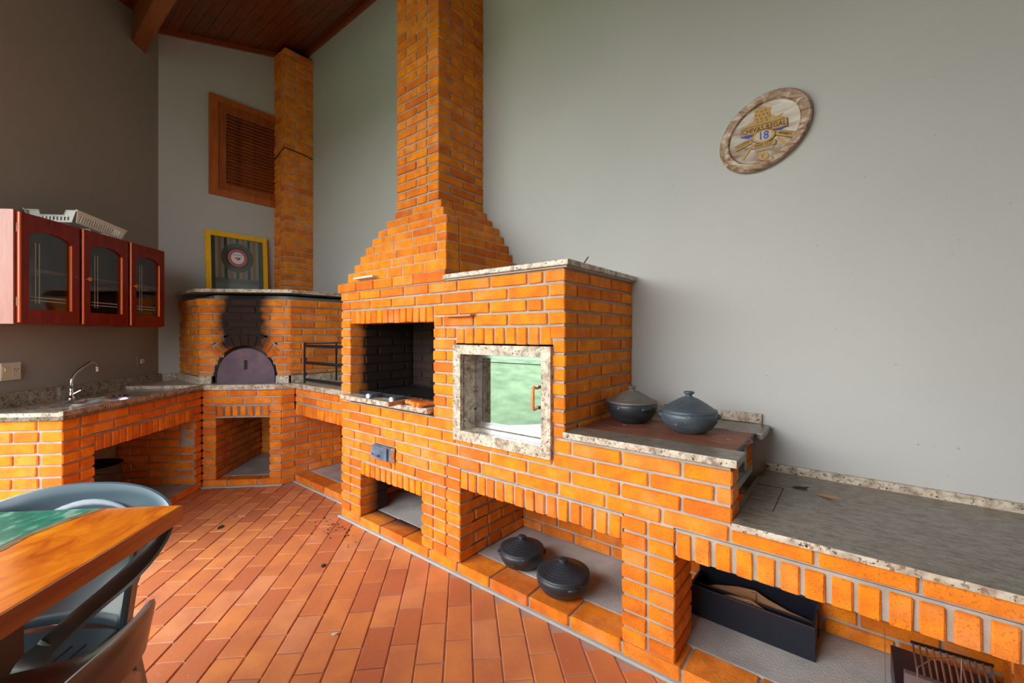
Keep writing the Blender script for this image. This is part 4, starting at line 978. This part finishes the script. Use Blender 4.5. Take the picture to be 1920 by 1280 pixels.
# ------------------------------------------------------------------ niche C: tray box, grate, boards
tb = thing('tray_box', 'long black wooden tray with curved dividers in the niche under the bench', 'tray', (-.345, 2.085, .0685), math.radians(-1))
for nm, b in (('front_side', (-.235, .235, -.085, -.075, 0, .130)), ('rear_side', (-.235, .235, .090, .100, 0, .150)), ('end_board', (-.235, -.225, -.075, .09, 0, .12)), ('end_board', (.222, .232, -.075, .09, 0, .115)), ('bottom', (-.225, .222, -.075, .09, 0, .01)), ('middle_rail', (-.225, .222, .0, .012, 0, .10))):
    MB().box(*b, .001).build(nm, 'black_paint', tb)
for y1 in (-.038, .05):
    pts = [(-.225, .06), (-.15, .092), (-.06, .118), (0, .125), (.012, .125), (.06, .105), (.14, .085), (.222, .075), (.222, .01), (-.225, .01)]
    MB().plate(pts, [], .006, Matrix.Translation((0, y1, 0)) @ RY).build('divider', 'pale_wood', tb)
    MB().box(-.004, .014, y1-.012, y1, .01, .12).build('divider_post', 'pale_wood', tb)
gr = thing('wire_grate', 'dark barbecue grate with close parallel bars leaning in the niche at right', 'grate', (.255, 1.98, .18)); gr.rotation_euler = (math.radians(40), 0, math.radians(5))
MB().box(-.09, .11, -.10, -.092, 0, .008).build('end_bar', 'soot_metal', gr); MB().box(-.09, .11, .092, .10, 0, .008).build('end_bar', 'soot_metal', gr)
for i in range(12): MB().tube([(-.085+i*.017, -.096, .004), (-.085+i*.017, .096, .004)], .0035, 6).build('grate_bar', 'rust' if 2 < i < 9 else 'steel', gr)
tag(MB().box(.13, .40, 1.86, 1.885, .069, .235, .003).build('grey_board', 'weathered'), 'weathered board edge standing under the bench, far right', 'board')
tag(MB().box(.11, .40, 1.89, 2.12, .0695, .17, .003).build('black_crate', 'black_paint'), 'low black crate behind the weathered board under the bench', 'crate')
tag(MB().tube([(.155, 1.80, .069), (.155, 1.80, .30), (.19, 1.83, .325), (.26, 1.88, .33), (.26, 1.88, .236)], .002, 6).build('bent_wire', 'steel'), 'bent steel wire rod standing in front of the weathered board', 'wire')
tag(MB().tube([(.085, 1.86, .0695), (.082, 1.86, .36)], .0013, 6).build('straight_wire', 'steel'), 'thin straight upright wire left of the bent rod', 'wire')

# ------------------------------------------------------------------ bucket under the sink
bx, by = sp_(.56, -.30)
bk_ = thing('rubbish_bucket', 'black ribbed plastic bucket standing in the niche under the sink', 'bucket', (bx, by, .0685))
MB().lathe([(0, 0), (.125, 0), (.13, .01), (.150, .22), (.155, .225), (.165, .345), (.172, .35), (.172, .36), (.160, .36), (.150, .34), (.12, .02), (0, .02)], 36).build('body', 'black_plastic', bk_, smooth='auto')
for i in range(24):
    a = 2*PI*i/24; MB().tube([(.1335*math.cos(a), .1335*math.sin(a), .03), (.1485*math.cos(a), .1485*math.sin(a), .20)], .003, 5).build('rib', 'black_plastic', bk_)
MB().tube([(.165*math.cos(a), .165*math.sin(a), .33-.05*math.sin(a)) for a in [PI*q/12 for q in range(13)]], .004, 6).build('handle', 'black_plastic', bk_, smooth=True)
dp = sp_(.60, -.40)
tag(MB().tube([(dp[0], dp[1], .685), (dp[0], dp[1], .56), (dp[0]-.02, dp[1]-.02, .52), (dp[0]-.08, dp[1]-.08, .52), (dp[0]-.12, dp[1]-.12, .54)], .02, 10).build('drain_pipe', 'white_plastic', smooth=True), 'pale plastic drain pipe under the sink bowl', 'pipe')

# ------------------------------------------------------------------ wall cabinet
cb = thing('wall_cabinet', 'glossy red brown wooden wall cabinet with three arched glass doors', 'cabinet', (-3.700, .125, 1.386), PI*3/4)
CW, CH, CD = 1.19, .640, .325
MB().box(.005, CW, .0, CD, 0, .018).box(.005, CW, .0, CD, CH-.018, CH).box(CW-.018, CW, .02, CD, .018, CH-.018).box(.02, CW-.018, CD-.008, CD, .018, CH-.018).build('carcass', 'cabinet', cb)
MB().box(-.004, .006, -.004, CD, -.002, CH+.004).build('side_panel', 'cab_side_lit', cb, label='wooden side panel with pinkish light put into its colour')
MB().box(.02, CW-.018, .03, CD-.01, .315, .333).build('shelf', 'shelf', cb)
for x in (.40, .82): MB().box(x-.009, x+.009, .02, CD-.01, .018, CH-.018).build('partition', 'cabinet', cb)
CV = Matrix(((1, 0, 0, 0), (0, 0, -1, 0), (0, 1, 0, 0), (0, 0, 0, 1)))   # xy -> xz, thickness -> -y
for i, (x0, x1) in enumerate(((.008, .392), (.415, .800), (.822, 1.188))):
    d = bpy.data.objects.new('door', None); C.objects.link(d); d.parent = cb; d.location = (x0, 0, 0)
    w_ = x1-x0; st_ = .058; zt = CH-.085
    arch = [(st_, .085), (w_-st_, .085), (w_-st_, zt-.05)]+[(w_/2+(w_/2-st_)*math.cos(PI*q/16), zt-.05+.045*math.sin(PI*q/16)) for q in range(1, 16)]+[(st_, zt-.05)]
    MB().plate(rect(0, w_, .004, CH-.004), [arch], .022, CV).build('door_frame', 'cabinet', d)
    MB().box(-.003, .010, -.027, -.016, .006, CH-.006, .003).build('edge_moulding', flat('worn_edge_highlight', (.72, .12, .015), .2), d)  # bright highlight put into the orange of the worn door edges
    MB().box(w_-st_-.004, w_-st_+.005, -.0245, -.010, .085, zt-.05, .002).build('bead', 'worn_edge_highlight', d)
    MB().box(st_-.01, w_-st_+.01, -.011, -.007, .07, zt+.01).build('glass', 'cab_glass', d)
    e = MB()
    for xx in (st_+.045, st_+.068): e.box(xx, xx+.005, -.0125, -.0112, .12-(.0), zt-.075)
    for zz in (.135, .155): e.box(st_+.02, w_-st_-.03, -.0125, -.0112, zz, zz+.005)
    e.build('etched_lines', flat('etched_white', (.34, .35, .34), .6), d)
    kx = w_-.028 if i == 0 else .028
    if i: MB().lathe([(.006, 0), (.006, .012), (.014, .020), (.014, .026), (0, .030)], 14).build('knob', flat('knob_wood', (.5, .13, .02), .25), d, smooth=True).matrix_local = Matrix.Translation((kx, -.022, CH*.48)) @ Matrix.Rotation(PI/2, 4, 'X')
    else: MB().box(kx-.003, kx+.003, -.026, -.022, CH*.48, CH*.48+.006).build('knob_screw', 'steel', d)
    for zz in (.10, .52): MB().box(-.004, .0, -.02, -.010, zz, zz+.05).build('hinge', 'rust', d)
cup = tag(MB().lathe([(0, 0), (.06, 0), (.085, .06), (.088, .065), (.08, .065), (.055, .01), (0, .01)], 24).build('plastic_bowl', 'white_plastic', smooth=True), 'pale plastic bowl inside the cabinet behind the left glass door', 'bowl')
cl_ = cb.matrix_basis if False else (Matrix.Translation(cb.location) @ rotz(PI*3/4)); v = cl_ @ Vector((.24, .16, .0185)); cup.location = v
# basket on the cabinet
bs = thing('dish_basket', 'white plastic slotted dish basket lying on top of the wall cabinet', 'basket', (-3.700, .125, 1.386+CH+.002), PI*3/4)
bs.location = cl_ @ Vector((.385, .01, CH+.034)); bs.rotation_euler = (0, .085, PI*3/4)
BW, BD, BHt = .41, .275, .078
def slots(L, n, z0, z1, x0=.03, skip=()):
    r_ = []; p = (L-2*x0)/n
    for i in range(n):
        if i in skip: continue
        c_ = x0+(i+.5)*p; r_.append([(c_-.004, z0), (c_+.004, z0), (c_+.0055, z1), (c_-.0055, z1)])
    return r_
tx = .02
longo = [(tx, 0), (BW-tx, 0), (BW, BHt), (0, BHt)]
for yy, sgn in ((0, -1), (BD, 1)):
    mt = Matrix.Translation((0, yy, 0)) @ Matrix.Rotation(sgn*-.25, 4, 'X') @ CV
    MB().plate(longo, slots(BW, 19, .012, .055), .003, mt).build('long_side', 'white_plastic', bs)
ends = [(tx, 0), (BD-tx, 0), (BD, BHt), (BD-.055, BHt), (BD-.068, .045), (.068, .045), (.055, BHt), (0, BHt)]
EX = Matrix(((0, 0, 1, 0), (1, 0, 0, 0), (0, 1, 0, 0), (0, 0, 0, 1)))
eh = [h for h in slots(BD, 10, .012, .036)]
for xx in (0, BW): 
    MB().plate(ends, [h for h in slots(BD, 10, .012, .036)], .003, Matrix.Translation((xx+(.012 if xx == 0 else -.012), 0, 0)) @ EX).build('end_side', 'white_plastic', bs)
MB().plate(rect(.018, BW-.018, .016, BD-.016), [rect(.04+i*.022, .052+i*.022, .03, BD-.03) for i in range(19)], .003).build('bottom', 'white_plastic', bs)
for yy in (-.018, BD+.018): MB().tube([(-.006, yy, BHt), (BW+.006, yy, BHt)], .0045, 6).build('rim', 'white_plastic', bs)
for xx in (.012, BW-.012):
    MB().tube([(xx, -.018, BHt), (xx, .055, BHt), (xx, .068, .045), (xx, BD-.068, .045), (xx, BD-.055, BHt), (xx, BD+.018, BHt)], .0045, 6).build('rim', 'white_plastic', bs)

# ------------------------------------------------------------------ sockets
s1 = thing('wall_socket', 'wide cream double socket plate with switch on the left wall under the cabinet', 'socket', (-4.208+S*.001, .163+S*.001, 1.035), PI*3/4)
s1.location = (-4.12+.0, .08, 1.035); s1.location = (C0[0]+S*(1.262)+S*.001, C0[1]-S*1.262+S*.001, 1.035)
MB().box(-.125, 0.0, -.012, 0, 0, .112, .004).build('cover', 'cream_plastic', s1)
MB().box(-.058, -.006, -.0145, -.012, .022, .088, .001).build('socket_face', 'cream_plastic', s1)
MB().box(-.118, -.062, -.0145, -.012, .022, .088, .001).build('switch_face', 'cream_plastic', s1)
for x, z in ((-.042, .068), (-.024, .068), (-.033, .058)): MB().tube([(x, -.0155, z), (x, -.014, z)], .003, 8).build('hole', 'dark', s1)
MB().box(-.104, -.094, -.018, -.014, .058, .078, .001).build('rocker', flat('amber_rocker', (.75, .55, .22)), s1)
s2 = thing('light_switch', 'small cream switch in an open square wall box near the oven corner', 'switch', (C0[0]+S*.215+S*.001, C0[1]-S*.215+S*.001, 1.045), PI*3/4)
MB().plate(rect(-.05, .05, 0, .085), [rect(-.022, .028, .016, .068)], .006, CV).build('box_edge', flat('dull_plate', (.26, .22, .20)), s2)
MB().box(-.016, .022, -.014, .0, .022, .062, .002).build('rocker', 'cream_plastic', s2)

# ------------------------------------------------------------------ table
tbx = thing('wooden_table', 'thick varnished orange wooden table with worn green painted panel', 'table', (-1.668, .407, 0), -PI/4)
# local x along (s,-s), local y along (s,s); table extends to -y
TLn, TWd, TZ = 1.7, .95, .78
MB().box(0, TLn, -TWd, 0, TZ-.052, TZ, .004).build('tabletop', 'tabletop', tbx)
MB().box(-.0006, TLn, -.0, .0006, TZ-.050, TZ-.003).build('edge_band', 'table_edge', tbx)
def green():
    m = mat('worn_green_paint', (.03, .16, .10), .18); n = N(m); o = n.obj()
    k = n.noise(14, 5, n.mapp(o, scale=(1, 2, 1)))
    c = n.ramp(k, [(.30, (.02, .13, .085)), (.55, (.035, .20, .13)), (.66, (.20, .36, .26))]); n.col(c); return m
M['green'] = green()
gp = [(0.0, -.245)]
for i in range(14): gp.append((.09+i*.08, -.262-.02*math.sin(i*1.7)-.01*i*.2))
gp += [(1.2, -.66), (.0, -.66)]
gp = [(.004, -.240), (.06, -.262), (.13, -.282), (.19, -.290), (.26, -.278), (.33, -.292), (.45, -.30), (.6, -.31), (.9, -.31), (.9, -.72), (.004, -.72)]
MB().plate(gp, [], .0012, Matrix.Translation((0, 0, TZ+.0002))).build('green_panel', 'green', tbx)
M['worn_edge'] = wood_mat('worn_bare_edge', [(.10, .055, .02), (.24, .17, .08), (.36, .32, .18)], (3, 3, 3), .25)
gp2 = [(x, y_+.022) for x, y_ in gp[:-2]]; ring = gp2+[(gp[-3][0], gp[-3][1])]+gp[:-2][::-1][1:]
MB().plate(gp2+[(x, y_-.004) for x, y_ in gp[:-2][::-1]], [], .0008, Matrix.Translation((0, 0, TZ+.0002))).build('worn_border', 'worn_edge', tbx)
for x in (.30, TLn-.30):
    for y_ in (-.24, -TWd+.24): MB().box(x-.035, x+.035, y_-.035, y_+.035, 0, TZ-.052, .004).build('leg', 'black_paint', tbx)
MB().box(.27, TLn-.27, -.27, -.24, TZ-.12, TZ-.053).build('apron', 'table_edge', tbx)

# ------------------------------------------------------------------ moulded plastic armchair
def chair(loc, rot, m, lab, da=0):
    t = thing('plastic_armchair', lab, 'chair', loc, rot, 'moulded plastic armchairs')
    # local: +y = front, origin on the floor under the seat
    half = [(.250, .205, .54, .95), (.256, .200, .58, .95), (.272, .17, .610, .9), (.292, .11, .640, .95), (.300, .02, .655, 1), (.300, -.07, .675, .9), (.288, -.16, .705, .7), (.25, -.235, .740, .4), (.17, -.285, .768, .2), (.08, -.308, .782, .05), (0, -.313, .786, 0)]
    half = [(x+.012, y_, z+(da if q < 6 else (da*.5 if q == 6 else 0)), f) for q, (x, y_, z, f) in enumerate(half[:-1])]+[half[-1]]
    path = half+[(-x, y_, z, f) for x, y_, z, f in half[:-1][::-1]]
    def cr4(a, b, c, d, t): return tuple(.5*((2*b[i])+(c[i]-a[i])*t+(2*a[i]-5*b[i]+4*c[i]-d[i])*t*t+(3*b[i]-a[i]-3*c[i]+d[i])*t**3) for i in range(4))
    n_ = len(path); path = [cr4(path[max(i-1, 0)], path[i], path[min(i+1, n_-1)], path[min(i+2, n_-1)], t/4) for i in range(n_-1) for t in range(4)]+[path[-1]]
    pts = []
    for x, y_, z, f in path:
        d = Vector((1 if x > 0 else -1, 0, .1)) if f >= .9 else (Vector(((1 if x > 0 else -1)*f, 0, -(1-f)-.3)) if f else Vector((0, 0, -1)))
        sg = 1 if x >= 0 else -1
        pts.append(((x, y_, z), (sg*f+.0001, 0, .12+(1-f)*1.0)))
    # keep the strip direction continuous
    P = []; prev = None
    for p, d in pts:
        d = Vector(d).normalized()
        if p[0] < 0: d = Vector((-abs(d.x), d.y, d.z)) 
        if prev is not None and d.dot(prev) < 0: d = -d
        P.append((p, d)); prev = d
    wl_ = [.070+.012*math.sin(PI*q/(len(P)-1))**2 for q in range(len(P))]
    MB().band(P, wl_, .014).build('back_rail', m, t, smooth='auto')
    # seat
    def seat(u, v):
        x = (u-.5)*(.47-.10*v); y_ = .235-v*.46; z = .430-.018*v-.012*math.sin(PI*u)*math.sin(PI*v)
        if v < .08: z -= (.08-v)*.35
        return (x, y_, z)
    MB().grid(seat, 12, 12, .006).build('seat', m, t, smooth=True)
    gm = MB()
    for i in range(9):
        x = -.14+i*.035; gm.box(x-.0028, x+.0028, -.10, .20, .4225, .4262)
    gm.build('seat_groove', flat('dark_groove', (.004, .008, .010)), t)
    MB().box(-.23, .23, .215, .232, .385, .424, .003).box(-.235, -.222, -.21, .22, .39, .424, .003).box(.222, .235, -.21, .22, .39, .424, .003).build('seat_apron', m, t)
    def back(u, v):
        a = (u-.5)*2; h = .415+v*(.385+.0*a); wdt = .175+.035*v
        zt_ = .415+v*(.36-.10*a*a*v); y_ = -.225-.085*v+.045*a*a+.03*math.sin(PI*v)*(-1)
        return (a*wdt, y_, zt_)
    MB().grid(back, 14, 12, .005).build('backrest', m, t, smooth=True)
    for sg in (-1, 1):
        fp = [((sg*.284, .17, .612+da), (sg, .3, 0)), ((sg*.262, .205, .55+da), (sg, .2, .1)), ((sg*.243, .215, .42), (sg, .5, 0)), ((sg*.262, .235, .0), (sg, .5, 0))]
        MB().band(fp, [.062, .062, .07, .048], .016).build('front_leg', m, t, smooth='auto')
        bp = [((sg*.20, -.22, .70), (0, 1, 0)), ((sg*.170, -.205, .42), (.3*sg, 1, 0)), ((sg*.185, -.24, .20), (.3*sg, 1, 0)), ((sg*.20, -.27, .0), (.3*sg, 1, 0))]
        MB().band(bp, [.035, .06, .055, .042], .022).build('rear_leg', m, t, smooth='auto')
    return t
chair((-1.762, .025, 0), -3*PI/4, 'chair', 'blue grey plastic armchair tucked under the far end of the wooden table')
chair((-1.100, -.140, -.0), PI*3/4, 'chair_floor_tint', 'dark plastic armchair with brown floor reflection put into its colour, at the near right side of the table, cut by the frame', -.055)

# ------------------------------------------------------------------ small litter
tag(MB().tube([(-4.70, 2.0, 1.7345), (-4.64, 2.05, 1.740), (-4.60, 2.12, 1.736)], [.012, .016, .006], 7).build('charred_stick', 'soot_metal', smooth=True), 'charred stick lying on the oven slab by the slim chimney', 'stick')
tag(MB().tube([(-4.42, 2.14, 1.7335), (-4.38, 2.20, 1.745), (-4.36, 2.26, 1.752)], [.009, .013, .012], 7).build('charred_stick', 'soot_metal', smooth=True), 'short charred stick on the oven slab right of the slim chimney', 'stick')
tag(MB().tube([(-1.0, 1.80, 1.6615), (-.975, 1.80, 1.690)], .003, 5).build('twig', 'soot_metal'), 'tiny dark twig sticking up on the granite cap', 'twig')
for (px, py, sz, nm, mt_, lb, ct) in ((-3.50, 1.16, .022, 'orange_peel', 'pale_wood', 'small pale yellow scrap on the tiles before the oven', 'scrap'), (-3.38, 1.04, .03, 'charcoal_bit', 'dark', 'dark charcoal crumb on the tiles before the oven', 'charcoal'), (-4.02, .93, .018, 'charcoal_bit', 'dark', 'dark crumb on the tiles near the sink niche', 'charcoal'),
                             (-2.36, 1.23, .018, 'charcoal_bit', 'dark', 'charcoal crumb mid floor left of the niches', 'charcoal'), (-1.78, .98, .012, 'paper_scrap', 'white_plastic', 'tiny white paper scrap in the middle of the tile floor', 'scrap')):
    o = tag(MB().plate([(sz*math.cos(t)*(1+.3*math.sin(3*t)), sz*.6*math.sin(t)) for t in [2*PI*q/9 for q in range(9)]], [], .004).build(nm, mt_), lb, ct); o.location = (px, py, .0045); o.rotation_euler = (0, 0, px*3)
lt = MB(); rs = random.Random(4)
for i in range(45):
    x = -2.95+rs.gauss(.15, .18); y_ = 1.57-abs(rs.gauss(0, .09)); s_ = rs.uniform(.002, .007); a = rs.uniform(0, 6)
    lt.box(-s_, s_, -s_*.5, s_*.5, 0, s_*.5, 0, Matrix.Translation((x, y_, .0045)) @ rotz(a))
o = lt.build('charcoal_crumbs', 'dark'); o['label'] = 'scattered charcoal crumbs on the tiles at the foot of the barbecue'; o['category'] = 'charcoal'; o['kind'] = 'stuff'
# cement fillets along the foot of the masonry
fl_ = MB().box(XL-.02, XE, Y0-.018, Y0+.02, 0, .014, .004)
fl_.box(pc[0], XL, 1.767, 1.80, 0, .014, .004)
fl_.prism([off(PA, 0, .018, ang), off(PA, .66, .018, ang), off(PA, .66, -.02, ang), off(PA, 0, -.02, ang)], 0, .013)
struct('trim_3', fl_, 'cement')

# ------------------------------------------------------------------ outside: paving, lawn bank, hedge
def lawn_mat():
    m = mat('grass', (.10, .30, .04), .9); n = N(m); wp = n.world()
    n.col(n.ramp(n.noise(3, 6, wp), [(.3, (.10, .15, .07)), (.7, (.22, .29, .15))])); return m
M['lawn'] = lawn_mat()
struct('floor_outside', MB().prism([(-5.4, .8), (-5.8, .5), (-3.6, -1.9), (14, -1.9), (14, -1.45), (-3.1, -1.45)], -.16, -.03), mat('pale_paving', (.50, .47, .45), .9))
gm = MB()
def gf(u, v):
    x = -30+50*u; y_ = -1.9-20*v+(0 if x > -3.6 else (-3.6-x)*1.0)
    return (x, y_, -.05+2.6*v**1.4+.25*math.sin(x*.5)*v)
gm.grid(gf, 24, 12); lw = gm.build('lawn', 'lawn', smooth=True); lw['kind'] = 'structure'

sc.render.film_transparent = False
print('BRICKS', NB)
